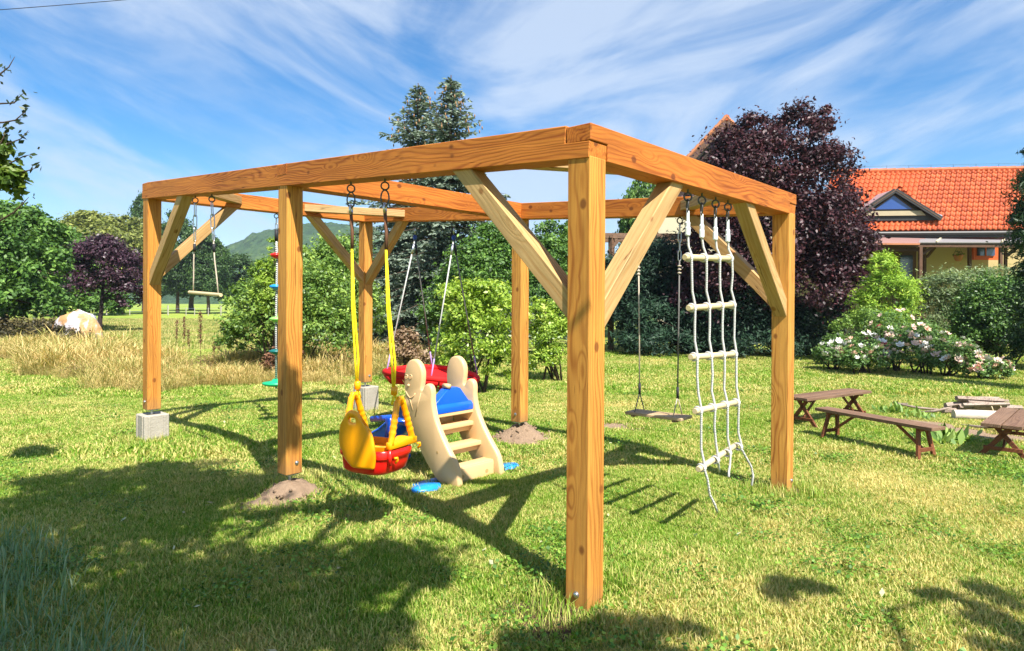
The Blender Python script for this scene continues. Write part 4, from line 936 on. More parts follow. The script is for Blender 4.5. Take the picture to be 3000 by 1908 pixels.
# dormer
def er(c, r_, up=0): return E0+cv*c+rv*r_+nv*up
dA, dB = er(DC-DHW, DR0-.35, .10), er(DC+DHW, DR0-.35, .10)
back = (at(0, 1)-at(0, 0)).normalized()
ap = (dA+dB)/2+Vector((0, 0, .98))
mb = MB(); mb.add([dA, dB, ap, dA+back*.05, dB+back*.05, ap+back*.05], [(0, 1, 2), (5, 4, 3), (0, 3, 4, 1), (1, 4, 5, 2), (2, 5, 3, 0)])
dorm = part(mb, 'dormer', BLKM)
rg = ap+back*(((E0-ap).dot(nv))/(back.dot(nv)))
for s0, nm, mt in ((dB, 'dormer_roof', GREYM), (dA, 'dormer_roof', GREYM)):
    mb = MB(); o1 = -back*.12; up_ = Vector((0, 0, .03)); n_ = (ap-s0).cross(rg-s0).normalized(); n_ = n_ if n_.z > 0 else -n_
    P_ = [s0+o1, ap+o1, rg, er(DC+(DHW if s0 is dB else -DHW)+.6, DR0+.6, .06)]
    mb.add([p+n_*.03+up_ for p in P_]+[p-n_*.03+up_ for p in P_], [(0, 1, 2, 3), (7, 6, 5, 4), (0, 4, 5, 1), (1, 5, 6, 2), (2, 6, 7, 3), (3, 7, 4, 0)]); part(mb, nm, mt, dorm)
for s0 in (dA, dB):
    mb = MB(); mb.bar(s0-back*.15+Vector((0, 0, .02)), ap-back*.15+Vector((0, 0, .02)), .06, .15); part(mb, 'barge_board', BLKM, dorm)
    mb = MB(); mb.bar(s0-back*.185+Vector((0, 0, .02)), ap-back*.185+Vector((0, 0, .02)), .012, .018); part(mb, 'edge_strip', OLDW, dorm)
def dp(s_, z_): return dA.lerp(dB, s_)*1.0+Vector((0, 0, z_))-back*.03
mb = MB(); bd = [(.15, .16), (.85, .16), (.80, .32), (.20, .32)]
mb.prism(bd, lambda s_, z_: dp(s_, z_), lambda s_, z_: dp(s_, z_)-back*.03); part(mb, 'cream_panel', simple('dormer_cream', (.40, .33, .21), .8), dorm)
mb = MB(); wd_ = [(.27, .36), (.73, .36), (.5, .90)]
mb.prism(wd_, lambda s_, z_: dp(s_, z_)-back*.0, lambda s_, z_: dp(s_, z_)-back*.025); part(mb, 'window_frame', DARKW, dorm)
mb = MB(); wg = [(.30, .375), (.70, .375), (.5, .84)]
gl = simple('dormer_glass', (.03, .07, .24), .1, .8, 0, .15, 1.5)
mb.prism(wg, lambda s_, z_: dp(s_, z_)-back*.02, lambda s_, z_: dp(s_, z_)-back*.035); part(mb, 'pane', gl, dorm)
# walls
WD = 24.2
wa, wb = at(9.6, WD+.2), at(19.5, WD-.6); mb = MB()
dd = (wb-wa).normalized(); nb = Vector((-dd.y, dd.x, 0)); nb = nb if nb.dot(back) > 0 else -nb
mb.bar((wa+wb)/2-dd*((wb-wa).length/2)+nb*.15+Vector((0, 0, 2.1)), (wa+wb)/2+dd*((wb-wa).length/2)+nb*.15+Vector((0, 0, 2.1)), .3, 4.3); part(mb, 'wall', WALLY)
mb = MB(); mb.bar(wa+Vector((0, 0, 4.15)), wb+Vector((0, 0, 4.15)), .1, .5); part(mb, 'soffit', DARKW)
def wp(px, d=None, off=0):
    d = WD-.25 if d is None else d; return at(XL(px, d), d-off)
def panel(px0, px1, py0, py1, d, thick, mat, name, par=hs_):
    a, b = at(XL(px0, d), d), at(XL(px1, d), d); z0, z1 = zat(py1, d), zat(py0, d); mb = MB()
    mb.bar(a+Vector((0, 0, (z0+z1)/2)), b+Vector((0, 0, (z0+z1)/2)), thick, z1-z0); return part(mb, name, mat, par)
fr_ = panel(2848, 2926, 712, 764, WD-.72, .10, REDFR, 'window_frame'); panel(2862, 2912, 724, 752, WD-.80, .05, GLASS, 'pane', fr_); panel(2885, 2888, 724, 752, WD-.84, .03, REDFR, 'mullion', fr_)
dr_ = panel(2596, 2682, 742, 905, WD-.40, .06, DARKW, 'door'); panel(2636, 2672, 752, 860, WD-.46, .03, GLASS, 'pane', dr_); panel(2560, 2682, 728, 742, WD-.45, .06, DARKW, 'door_lintel')
# porch
PD = 21.2
for (p0_, p1_, z_) in ((2690, 2699, 0), (2704, 2711, 1), (2835, 2843, 2), (2926, 2934, 3), (2941, 2948, 4)):
    d = [PD, PD+1.4, PD+1.6, PD+.1, PD+1.5][z_]; w_ = (p1_-p0_)/FPX*d; c = at(XL((p0_+p1_)/2, d), d)
    MBp = MB(); zt_ = zat(716, d); MBp.box(c+Vector((0, 0, zt_/2)), (w_, w_, zt_), Matrix.Rotation(YAW, 3, 'Z')); part(MBp, 'porch_post', DARKW)
def pbar(px0, py0, d0, px1, py1, d1, w_, h_, name='porch_beam', mat=None):
    mb = MB(); mb.bar(at(XL(px0, d0), d0, zat(py0, d0)), at(XL(px1, d1), d1, zat(py1, d1)), w_, h_); return part(mb, name, mat or DARKW)
pbar(2480, 722, PD, 3100, 722, PD, .10, .12); pbar(2560, 735, PD+.2, 2690, 735, PD+.2, .08, .10); pbar(2640, 716, PD+1.5, 3100, 716, PD+1.5, .08, .10)
pbar(2700, 748, PD+.2, 2740, 722, PD+.2, .08, .08, 'porch_brace'); pbar(2948, 752, PD+.2, 2985, 722, PD+.2, .08, .08, 'porch_brace')
pbar(2714, 757, PD+1.4, 2738, 728, PD+1.4, .07, .07, 'porch_brace')
def sheetq(pts, name, mat, th=.03):
    mb = MB(); P_ = [at(XL(px, d), d, zat(py, d)) for (px, py, d) in pts]; n_ = (P_[1]-P_[0]).cross(P_[3]-P_[0]).normalized()
    mb.add(P_+[p-n_*th for p in P_], [(0, 1, 2, 3), (7, 6, 5, 4), (0, 4, 5, 1), (1, 5, 6, 2), (2, 6, 7, 3), (3, 7, 4, 0)]); return part(mb, name, mat)
sheetq([(2690, 713, PD-.1), (3120, 711, PD-.1), (3110, 692, PD+1.6), (2700, 692, PD+1.6)], 'porch_roof', POLY)
sheetq([(2560, 716, PD-.3), (2692, 717, PD-.3), (2722, 692, PD+1.5), (2560, 692, PD+1.5)], 'porch_roof', simple('reddish_roof_sheet', (.30, .17, .15), .4, .5))
for (a_, b_) in ((2742, 2766), (2932, 2952)): pbar(a_, 711, PD-.12, b_, 691, PD+1.55, .04, .03, 'roof_joint', BOARDC)
pbar(2560, 719, PD-.33, 2692, 719, PD-.33, .04, .05, 'porch_gutter', TERRA)
for px in (2745, 2790, 2835, 2880, 2925, 2975): pbar(px, 716, PD, px+8, 700, PD+1.5, .05, .07, 'rafter')
# hanging pot
hp = empty('hanging_flowerpot', (0, 0, 0), 'terracotta flowerpot hanging on the ochre house wall under the porch', 'flowerpot'); dpt = WD-.85; pc = at(XL(2806, dpt), dpt, zat(758, dpt))
MB().lathe([(.07, -.12), (.11, -.08), (.15, .05), (.165, .06), (.165, .10), (.15, .10)], pc, 16).build('pot', TERRA, hp, smooth=True)
MB().tube([pc+Vector((0, 0, .1))+(at(-.18, 0)-at(0, 0)), pc+Vector((0, 0, .42)), pc+Vector((0, 0, .1))+(at(.18, 0)-at(0, 0))], .008, 5).build('hanger', DSTEEL, hp, smooth=True)
LEAFG = leafmat('pot_leaf', (.03, .06, .01), (.08, .16, .02), (.2, .3, .05))
link('plant', crown_mesh('plant', [(0, 0, 0, .2, .2, .1)], LEAFG, 10, 20, .06, 3), hp, pc+Vector((0, 0, .13)))

# ---- gabled building behind the purple tree
GD = 25.0
gb = empty('gabled_building', at(7.4, GD), 'tall building with steep dark gable and orange roof edge, mostly hidden by the purple tree', 'building')
def gpart(mb, name, mat, par=gb, **k): return part(mb, name, mat, par, **k)
gl0, gl1, glp = XL(1915, GD), XL(2330, GD), XL(2115, GD); zp = zat(362, GD); ze = zat(575, GD)
mb = MB(); mb.prism([(gl0+.15, 0), (gl1-.15, 0), (gl1-.15, ze), (glp, zp-.2), (gl0+.15, ze)], lambda l, z: at(l, GD, z), lambda l, z: at(l+1.5, GD+7, z)); gpart(mb, 'wall', WALLC)
mb = MB(); mb.prism([(gl0+.3, ze-.35), (gl1-.3, ze-.35), (glp, zp-.35)], lambda l, z: at(l, GD-.12, z), lambda l, z: at(l, GD-.02, z)); gpart(mb, 'gable_cladding', simple('dark_gable_boards', (.032, .018, .014), .8))
for (la, lb) in ((gl0-.15, glp), (gl1+.15, glp)):
    mb = MB(); a = at(la, GD-.35, ze-.15); b = at(lb, GD-.35, zp); a2 = at(la+1.6, GD+7, ze-.15); b2_ = at(lb+1.6, GD+7, zp); dn = Vector((0, 0, -.16))
    mb.add([a, b, b2_, a2, a+dn, b+dn, b2_+dn, a2+dn], [(0, 1, 2, 3), (7, 6, 5, 4), (0, 4, 5, 1), (1, 5, 6, 2), (2, 6, 7, 3), (3, 7, 4, 0)]); rr_ = gpart(mb, 'roof', TERRA)
    mb = MB(); mb.bar(a+Vector((0, 0, -.16))-back*.03, b+Vector((0, 0, -.16))-back*.03, .05, .2); gpart(mb, 'barge_board', DARKW)
    n_ = 16
    mb = MB()
    for k in range(n_): mb.tube([a.lerp(b, k/n_)+Vector((0, 0, .05)), a.lerp(b, (k+1.05)/n_)+Vector((0, 0, .07))], [.07, .085], 6)
    gpart(mb, 'verge_tiles', TERRA, rr_)
mb = MB(); mb.tube([at(glp, GD-.4, zp+.03), at(glp+1.6, GD+7, zp+.03)], .11, 8); gpart(mb, 'ridge_cap', TILE)
pg = empty('timber_pergola', at(5, 20.5), 'weathered timber pergola in front of the cream wall beyond the frame', 'pergola')
def ppart(px0, py0, d0, px1, py1, d1, w_, h_, name, mat=OLDW):
    mb = MB(); mb.bar(at(XL(px0, d0), d0, zat(py0, d0)), at(XL(px1, d1), d1, zat(py1, d1)), w_, h_); return part(mb, name, mat, pg)
ppart(1700, 699, 20.5, 2060, 700, 20.5, .14, .16, 'beam'); ppart(1690, 713, 22, 2070, 713, 22, .12, .12, 'beam'); ppart(1880, 727, 21, 2080, 727, 21, .08, .09, 'rail', BOARDC)
for px in (1788, 1862, 1925, 1982, 2050): ppart(px, 700, 20.3, px+12, 712, 22.2, .06, .10, 'rafter')
for px in (1700, 1790, 2062):
    c = at(XL(px, 20.5), 20.5); mb = MB(); mb.box(c+Vector((0, 0, 1.75)), (.14, .14, 3.5)); part(mb, 'post', OLDW, pg)
ppart(1782, 745, 20.5, 1815, 708, 20.5, .09, .09, 'brace')
ppart(1900, 745, 21.2, 2070, 745, 21.2, .03, .26, 'panel', simple('orange_brown_panel', (.42, .24, .12), .8))

# ================================================================== VEGETATION
PURP = leafmat('purple_leaf', (.012, .004, .006), (.038, .009, .013), (.105, .028, .034), .5, .42, .12)
PURP2 = leafmat('purple_leaf_far', (.018, .007, .014), (.045, .018, .030), (.09, .04, .055), .45, .4, .12)
GR1 = leafmat('maple_leaf', (.022, .055, .010), (0.075, 0.163, 0.027), (0.216, 0.365, 0.068))
GR2 = leafmat('yellowish_leaf', (.05, .065, .012), (0.163, 0.194, 0.037), (0.378, 0.392, 0.108))
GR3 = leafmat('dark_forest_leaf', (.012, .030, .008), (0.038, 0.084, 0.019), (0.111, 0.195, 0.046))
GR4 = leafmat('bright_bush_leaf', (.06, .12, .012), (0.257, 0.392, 0.041), (0.625, 0.700, 0.150), .4, .45, .35)
GR5 = leafmat('mid_bush_leaf', (.03, .07, .012), (0.125, 0.225, 0.035), (0.365, 0.486, 0.095), .45, .4)
PINE = leafmat('dark_pine_needle', (.006, .018, .010), (.014, .040, .020), (.035, .08, .035), .6, .25, .05)
SPR = leafmat('blue_spruce_needle', (.030, .050, .034), (.105, .150, .105), (.30, .36, .27), .6, .25, .10)
LIME = leafmat('lime_conifer', (.09, .20, .02), (.26, .42, .04), (.52, .62, .08), .55, .25, .2)
HEDG = leafmat('hedge_leaf', (.012, .035, .006), (0.046, 0.109, 0.015), (0.156, 0.273, 0.039), .45, .4, .1)
GRY = leafmat('grey_green_leaf', (.04, .07, .03), (0.150, 0.213, 0.088), (0.365, 0.432, 0.189))
ROSE = leafmat('rose_leaf', (.03, .07, .02), (0.112, 0.213, 0.050), (0.297, 0.446, 0.121))

def lat(px, d, py=None):  # local helper: metres per photo pixel at depth d
    return d/FPX
def lobes_px(d, base_px, base_py, items, squash=1.0):
    """items: (px, py, rx_px, rz_px, ddepth) -> lobes relative to the tree base"""
    k = d/FPX; b = at(XL(base_px, d), d); out = []
    for (px, py, rx, rz, dd_) in items:
        p = at(XL(px, d+dd_), d+dd_, zat(py, d+dd_))-b; kk = (d+dd_)/FPX; out.append((p.x, p.y, p.z, rx*kk*squash, rx*kk*squash, rz*kk))
    return b, out
# big purple tree
b, lo = lobes_px(17.8, 2290, 1040, [(2290, 720, 210, 190, 0), (2200, 520, 160, 150, .3), (2330, 430, 110, 110, 0), (2400, 560, 120, 130, -.3), (2165, 480, 80, 90, .2), (2430, 690, 100, 120, .2), (2370, 850, 150, 140, 0), (2150, 760, 150, 170, .2), (2470, 800, 80, 100, 0), (2210, 390, 60, 50, 0), (2390, 355, 45, 60, 0), (2085, 620, 85, 100, .4), (2510, 745, 65, 65, 0), (2090, 880, 110, 120, .6), (2480, 850, 80, 70, 0)])
tree('purple_leaved_tree', b, lo, PURP, 'large dark purple leaved tree between the gabled building and the tiled house', r0=.13, bark=PBARK, seed=11, nclump=700, per=140, inner=.45, leaf=.105, clump_r=.26, aspect=.5, spread=1.3)
# spruces
def spruce(loc, hgt, rad, label, seed, cones=False):
    t = empty('blue_spruce', loc, label, 'spruce', 'spruces behind the frame'); g = np.random.default_rng(seed); P = []; A = []; Rn = []; mb = MB()
    mb.tube([(0, 0, -.1), (0, 0, hgt*.5), (0, 0, hgt)], [.16, .10, .015], 8); z = hgt*.06
    while z < hgt*.985:
        f = 1-z/hgt; n = int(5+5*f+g.integers(0, 3)); a0 = g.uniform(0, 6.28)
        for k in range(n):
            a = a0+2*math.pi*k/n+g.uniform(-.25, .25); L = rad*(f**1.0)*g.uniform(.55, 1.15)+.07; s0 = np.array([0, 0, z+g.uniform(-.06, .06)]); dr_ = np.array([math.cos(a), math.sin(a), 0])
            rise_ = .35*f*0+(.45 if f < .25 else .05)-.25*f; ns_ = max(3, int(L/.11)); tt = np.linspace(.12, 1, ns_)
            pts = s0+dr_*(tt*L)[:, None]+np.array([0, 0, 1.])*((tt*rise_*L)-(tt**2)*.30*L+(tt**4)*.16*L)[:, None]
            mb.tube([s0, pts[len(pts)//2], pts[-1]], [.03*f+.008, .014, .004], 4)
            for q, p in enumerate(pts):
                w_ = .24*L*(1-tt[q]*.75)+.04; m = int(5+12*w_)
                sd_ = np.array([-dr_[1], dr_[0], 0]); u = g.uniform(-1, 1, m); base = p+sd_*(u*w_)[:, None]*.8+dr_*(np.abs(u)*w_*.35)[:, None]*-1
                base[:, 2] -= np.abs(u)*w_*.25+g.uniform(0, .05, m)
                dirs = unit(dr_*.7+sd_*(np.sign(u)*.7)[:, None]+g.normal(size=(m, 3))*.30+np.array([0, 0, -.12])); P.append(base); A.append(dirs); Rn.append(.42+.32*tt[q]+g.normal(size=m)*.14)
        z += hgt*.034*(0.6+.6*f)
    P = np.concatenate(P); A = np.concatenate(A); rn = np.concatenate(Rn); n = len(P); 
    VV = []; FF = []; RR = []; off = 0
    for rep in range(2):
        nr = unit(np.cross(A, unit(g.normal(size=(n, 3))))); ln = g.uniform(.12, .22, n); V_, F_, r_ = leaf_quads(P+A*ln[:, None]*.4, nr, A, ln, ln*.30, rn); VV.append(V_); FF.append(F_+off); RR.append(r_); off += len(V_)
    link('needles', np_mesh('needles', np.concatenate(VV), np.concatenate(FF), SPR, np.concatenate(RR)), t); mb.build('trunk', BARK, t, smooth=True)
    mb = MB(); gg = random.Random(seed)
    for k in range(70):
        zz = hgt*gg.uniform(.78, .96); rr = rad*((1-zz/hgt)**.72)*gg.uniform(.3, .9); a = gg.uniform(0, 6.28); c = Vector((math.cos(a)*rr, math.sin(a)*rr, zz-.05)); mb.tube([c, c+Vector((0, 0, -.05)), c+Vector((0, 0, -.11))], [.012, .024, .01], 5)
    o = mb.build('cones', simple('brown_cones', (.28, .15, .07), .8) if not bpy.data.materials.get('brown_cones') else bpy.data.materials['brown_cones'], t, smooth=True); o['kind'] = 'stuff'; return t
d1 = 20.5; spruce(at(XL(1318, d1), d1), zat(232, d1), 4.3, 'taller blue-green spruce, its tip above the middle of the long beam', 3)
d2 = 22.0; spruce(at(XL(1222, d2), d2), zat(256, d2), 4.8, 'slightly shorter blue-green spruce just left of the tallest spruce tip', 4)

WEEDG = leafmat('weed_green', (.05, .09, .015), (.16, .23, .04), (.36, .40, .10)); WEEDB = leafmat('weed_brown', (.08, .05, .025), (.24, .15, .07), (.46, .33, .16))
# bushes around
def mkbush(name, d, bpx, bpy_, items, mat, label, seed, **k):
    b, lo = lobes_px(d, bpx, bpy_, items); return bush(name, b, lo, mat, label, seed=seed, **k)
mkbush('leafy_shrub', 10.2, 1400, 1160, [(1395, 1000, 95, 110, 0), (1340, 900, 70, 70, .2), (1450, 930, 85, 90, 0), (1400, 880, 60, 50, 0), (1470, 1080, 60, 70, 0), (1310, 1040, 50, 60, 0), (1330, 1100, 55, 50, .2)], GR4, 'bright yellow-green shrub behind the red nest swing, left of the middle rear post', 21, nclump=200, per=75, leaf=.07, clump_r=.28, aspect=.42, droop=.4)
mkbush('leafy_shrub', 12.0, 1620, 1105, [(1610, 1010, 60, 80, 0), (1570, 940, 50, 60, 0), (1640, 960, 55, 70, .2), (1600, 1060, 60, 50, 0)], GR4, 'bright yellow-green shrub seen between the middle rear post and the nearest post', 22, nclump=120, per=70, leaf=.07, clump_r=.28, aspect=.45)
mkbush('leafy_shrub', 13.0, 860, 1075, [(820, 930, 120, 110, 0), (740, 990, 90, 80, 0), (930, 900, 110, 110, .3), (960, 990, 80, 90, 0), (800, 830, 70, 60, .3), (680, 1010, 45, 45, 0), (720, 900, 60, 60, 0)], GR5, 'broad green shrub growing behind the middle front post and the climbing rope', 23, nclump=300, per=80, leaf=.075, clump_r=.27, aspect=.5)
mkbush('tall_thicket', 16.0, 1000, 1040, [(960, 860, 110, 120, 0), (1000, 780, 90, 80, .4), (900, 800, 70, 70, .4), (1040, 930, 90, 100, 0), (880, 920, 80, 90, 0)], GR5, 'taller mid green thicket standing between the broad shrub and the spruces', 24, nclump=220, per=80, leaf=.09, clump_r=.26)
mkbush('tall_thicket', 15.0, 1380, 1020, [(1400, 830, 110, 120, 0), (1330, 900, 90, 90, 0), (1480, 800, 90, 110, .2), (1290, 960, 70, 70, 0), (1450, 720, 70, 60, .4)], GR1, 'dark green leafy thicket in front of the spruces and behind the nest swing ropes', 25, nclump=260, per=75, leaf=.085, clump_r=.25)
mkbush('tall_thicket', 17.0, 1600, 1010, [(1600, 800, 80, 110, 0), (1620, 720, 60, 60, 0), (1560, 880, 70, 90, 0), (1650, 900, 70, 90, 0), (1700, 780, 60, 80, .5)], GR1, 'green thicket showing between the middle rear post and the near post', 26, nclump=220, per=75, leaf=.09, clump_r=.26)
mkbush('slender_sapling', 12.5, 800, 1070, [(800, 800, 22, 45, 0), (780, 860, 40, 50, 0), (815, 900, 45, 60, 0), (770, 790, 16, 20, 0), (800, 740, 14, 30, 0)], leafmat('lime_sapling', (.08, .15, .01), (.22, .34, .03), (.42, .52, .10)), 'slender bright lime green sapling left of the middle front post', 27, nclump=80, per=50, leaf=.07, clump_r=.35, aspect=.35)
mkbush('brown_scrub', 12.2, 830, 1095, [(835, 1060, 40, 28, 0), (800, 1075, 35, 22, 0)], DOCK, 'low patch of brown dead scrub at the foot of the broad green shrub', 28, nclump=40, per=60, leaf=.06, clump_r=.35)
mkbush('brown_scrub', 12.0, 1190, 1090, [(1190, 1020, 45, 45, 0), (1210, 1060, 50, 30, 0)], leafmat('pinkish_scrub', (.12, .07, .04), (.26, .17, .10), (.42, .30, .19)), 'pinkish brown dried plants between the rear corner post and the bright shrub', 29, nclump=50, per=55, leaf=.06, clump_r=.35)
mkbush('dark_scrub', 23.0, 120, 1015, [(110, 985, 70, 30, 0), (190, 1000, 50, 22, 0), (40, 990, 60, 35, 0), (250, 1005, 30, 14, 0)], leafmat('dark_scrub_leaf', (.02, .02, .01), (.07, .06, .025), (.20, .15, .06)), 'dark tangled scrub at the foot of the left edge trees, beside the pale heap', 30, nclump=90, per=60, leaf=.10, clump_r=.32)
for i, (px, py, rx, rz, mt, lb) in enumerate(((150, 1085, 60, 26, 'G', 'low green weed clump in the dry grass at far left'), (330, 1070, 45, 30, 'G', 'green weed clump in the dry grass left of the leftmost post'), (600, 1105, 50, 26, 'B', 'brown weed clump in the dry grass left of the climbing rope'),
        (690, 1075, 60, 40, 'G', 'leafy weed clump against the left foot of the broad green shrub'), (980, 1105, 55, 30, 'B', 'brown weed clump in the dry grass, left of the rear corner post'), (1150, 1130, 40, 26, 'G', 'green weed clump beside the rear corner post and its block'), (240, 1125, 50, 22, 'B', 'flat brownish weed clump at the front edge of the dry grass at left'))):
    d = FPX*CAM.z/(py-897.8); k = d/FPX
    bush('weed_clump', at(XL(px, d), d), [(0, 0, rz*k*.8, rx*k, rx*k*.8, rz*k), (rx*k*.5, -rx*k*.4, rz*k*.5, rx*k*.6, rx*k*.6, rz*k*.7)], WEEDG if mt == 'G' else WEEDB, lb, cat='weed clump', group='weed clumps in the dry grass', seed=130+i, stems=5, nclump=34, per=32, leaf=.05, clump_r=.42, aspect=.25, droop=-.8)
# dark pines under / left of the purple tree
mkbush('mountain_pine', 20.0, 1880, 1020, [(1830, 850, 90, 110, 0), (1930, 830, 110, 120, 0), (2030, 880, 110, 110, 0), (1880, 780, 60, 50, 0), (1800, 930, 60, 70, 0)], PINE, 'wide dark mountain pine behind the wooden board swing', 31, nclump=520, per=110, leaf=.15, clump_r=.26, aspect=.24)
mkbush('mountain_pine', 18.5, 2130, 1035, [(2130, 930, 130, 90, 0), (2240, 950, 110, 80, 0), (2030, 960, 90, 70, 0), (2330, 960, 110, 70, 0), (1900, 960, 90, 70, 0), (2450, 960, 90, 60, 0), (2200, 1010, 200, 40, 0), (1950, 1005, 150, 40, 0)], PINE, 'dark low pine spreading under the purple leaved tree', 32, nclump=560, per=110, leaf=.15, clump_r=.27, aspect=.24)
mkbush('dwarf_conifer', 15.6, 2600, 1000, [(2600, 870, 75, 75, 0), (2590, 800, 50, 50, 0), (2650, 880, 40, 60, 0), (2550, 900, 50, 60, 0), (2600, 945, 80, 40, 0)], LIME, 'bright lime green rounded conifer beside the porch posts', 33, nclump=130, per=110, leaf=.09, clump_r=.30, aspect=.25)
mkbush('grey_green_shrub', 16.5, 2770, 1000, [(2770, 870, 75, 75, 0), (2730, 900, 50, 60, 0), (2820, 900, 55, 60, 0), (2770, 950, 80, 40, 0)], GRY, 'loose grey-green shrub between the lime conifer and the clipped hedge', 34, nclump=150, per=80, leaf=.10, clump_r=.28, aspect=.25)
mkbush('grey_green_shrub', 18.5, 2900, 980, [(2860, 830, 60, 40, 0), (2940, 825, 70, 40, 0), (3010, 840, 50, 40, 0)], GRY, 'low grey-green shrub top showing behind the clipped hedge', 35, nclump=80, per=70, leaf=.09, clump_r=.3, aspect=.3)
mkbush('clipped_hedge', 14.6, 2940, 1045, [(2930, 930, 110, 110, 0), (2880, 950, 70, 90, -.2), (3030, 920, 110, 115, 0), (2960, 870, 90, 50, 0), (3120, 930, 90, 110, 0), (2920, 1000, 100, 55, 0), (3020, 1000, 110, 55, 0)], HEDG, 'dense dark green clipped hedge at the right edge of the garden', 36, nclump=620, per=150, leaf=.06, clump_r=.22, inner=.8)
mkbush('leafy_shrub', 14.8, 2510, 1035, [(2530, 950, 60, 40, 0), (2480, 975, 45, 35, 0), (2590, 965, 60, 35, 0)], GR5, 'low green shrub behind the left end of the rose bed', 37, nclump=70, per=60, leaf=.06, clump_r=.32)
# right edge conifer
b, lo = lobes_px(11.0, 3035, 1100, [(3035, 560, 60, 90, 0), (3045, 690, 75, 110, 0), (3040, 830, 60, 70, 0), (3050, 420, 40, 80, 0), (3030, 640, 62, 60, 0), (3045, 930, 75, 80, 0), (3045, 1030, 80, 60, 0)])
tree('dark_conifer', b, lo, leafmat('dark_conifer_needle', (.008, .02, .008), (.02, .05, .015), (.06, .12, .03)), 'dark green conifer cut by the right edge of the photo', seed=38, nclump=220, per=90, leaf=.10, aspect=.22, clump_r=.3, r0=.09)
# rose bed
PET = [simple('pale_pink_petal', (.80, .58, .48), .6, .3), simple('white_petal', (.82, .78, .72), .6, .3), simple('peach_petal', (.80, .48, .34), .6, .3), simple('deep_pink_petal', (.70, .14, .20), .6, .3)]
pm = []
for mt in PET:
    V = []; F = []
    for k in range(6):
        a = k*math.pi/3; c, s_ = math.cos(a), math.sin(a); i = len(V)
        V += [(0, 0, -.01), (c*.05-s_*.025, s_*.05+c*.025, .012), (c*.07, s_*.07, .03), (c*.05+s_*.025, s_*.05-c*.025, .012)]; F.append((i, i+1, i+2, i+3))
    for k in range(4):
        a = k*math.pi/2+.4; c, s_ = math.cos(a), math.sin(a); i = len(V); V += [(0, 0, 0), (c*.02-s_*.018, s_*.02+c*.018, .03), (c*.03, s_*.03, .045), (c*.02+s_*.018, s_*.02-c*.018, .03)]; F.append((i, i+1, i+2, i+3))
    me = bpy.data.meshes.new('blossom'); me.from_pydata(V, [], F); me.materials.append(mt); pm.append(me)
rs = [(2450, 1040, 50, 55, 14.0, 'leftmost rose bush of the bed, with white blossoms', (1, 1, 0)), (2530, 1060, 65, 60, 13.4, 'second rose bush from the left, full of pale blossoms', (0, 1, 1, 2)), (2620, 1045, 75, 95, 13.9, 'tallest rose bush in front of the lime conifer, with a deep pink top', (0, 0, 1, 3)),
      (2700, 1060, 75, 80, 13.4, 'rose bush with pink blossoms in the middle right of the bed', (0, 1, 2)), (2790, 1075, 70, 60, 13.0, 'rose bush with peach blossoms before the clipped hedge', (0, 2, 1)), (2890, 1085, 60, 35, 12.7, 'low rightmost rose bush creeping before the clipped hedge', (0, 1, 2))]
for i, (px, py, rx, rz, d, lb, cols) in enumerate(rs):
    k = d/FPX; L = [(0, 0, rz*k*1.0, rx*k, rx*k, rz*k), (rx*k*.5, -rx*k*.3, rz*k*.7, rx*k*.7, rx*k*.7, rz*k*.7), (-rx*k*.5, rx*k*.3, rz*k*.8, rx*k*.7, rx*k*.7, rz*k*.6)]
    base = at(XL(px, d), d); t = bush('rose_bush', base, L, ROSE, lb, cat='rose bush', group='rose bushes in the garden bed', seed=50+i, nclump=70, per=55, leaf=.06, clump_r=.33)
    g = random.Random(90+i)
    for q in range(49):
        l_ = L[g.randrange(3)]; v = Vector((g.gauss(0, 1), g.gauss(0, 1), abs(g.gauss(0, .8))+.1)).normalized()
        if v.dot(back) > .3: v = v-back*2*v.dot(back); v.z = abs(v.z)
        o = bpy.data.objects.new('blossom', pm[g.choice(cols)]); COL.objects.link(o); o.parent = t
        o.location = (l_[0]+v.x*l_[3]*1.02, l_[1]+v.y*l_[4]*1.02, l_[2]+v.z*l_[5]*1.02); o.rotation_euler = (g.uniform(-.9, .9), g.uniform(-.9, .9), g.uniform(0, 6)); s_ = g.uniform(.6, 1.3); o.scale = (s_, s_, s_)
# small purple tree in the meadow
b, lo = lobes_px(29, 294, 985, [(300, 810, 95, 90, 0), (225, 835, 62, 60, 0), (375, 830, 60, 80, 0), (300, 750, 65, 42, 0), (385, 890, 42, 45, 0), (225, 780, 45, 40, 0)])
tree('purple_leaved_tree', b, lo, PURP2, 'small round dark purple tree standing in the meadow left of the frame', r0=.10, bark=PBARK, seed=41, nclump=240, per=70, leaf=.13, clump_r=.26, trunk_top=(lo[0][0], lo[0][1], lo[0][2]-.6))
# left mass of trees
b, lo = lobes_px(24, 20, 1000, [(-20, 760, 150, 130, 0), (60, 700, 90, 80, .5), (110, 820, 80, 100, 0), (60, 900, 120, 80, 0), (-60, 900, 130, 90, 0), (150, 740, 60, 70, 1), (20, 660, 70, 40, .5)])
tree('maple_tree', b, lo, GR1, 'wide green leafy tree filling the left edge, reaching down to the grass', r0=.2, seed=42, nclump=420, per=85, leaf=.17, clump_r=.24)
b, lo = lobes_px(33, 190, 960, [(170, 800, 90, 110, 0), (120, 720, 60, 60, 0), (220, 860, 90, 80, 0), (140, 880, 80, 70, 0), (290, 900, 70, 50, 0)])
tree('maple_tree', b, lo, GR1, 'lighter green tree between the left edge tree and the small purple tree', r0=.2, seed=43, nclump=300, per=75, leaf=.22, clump_r=.25)
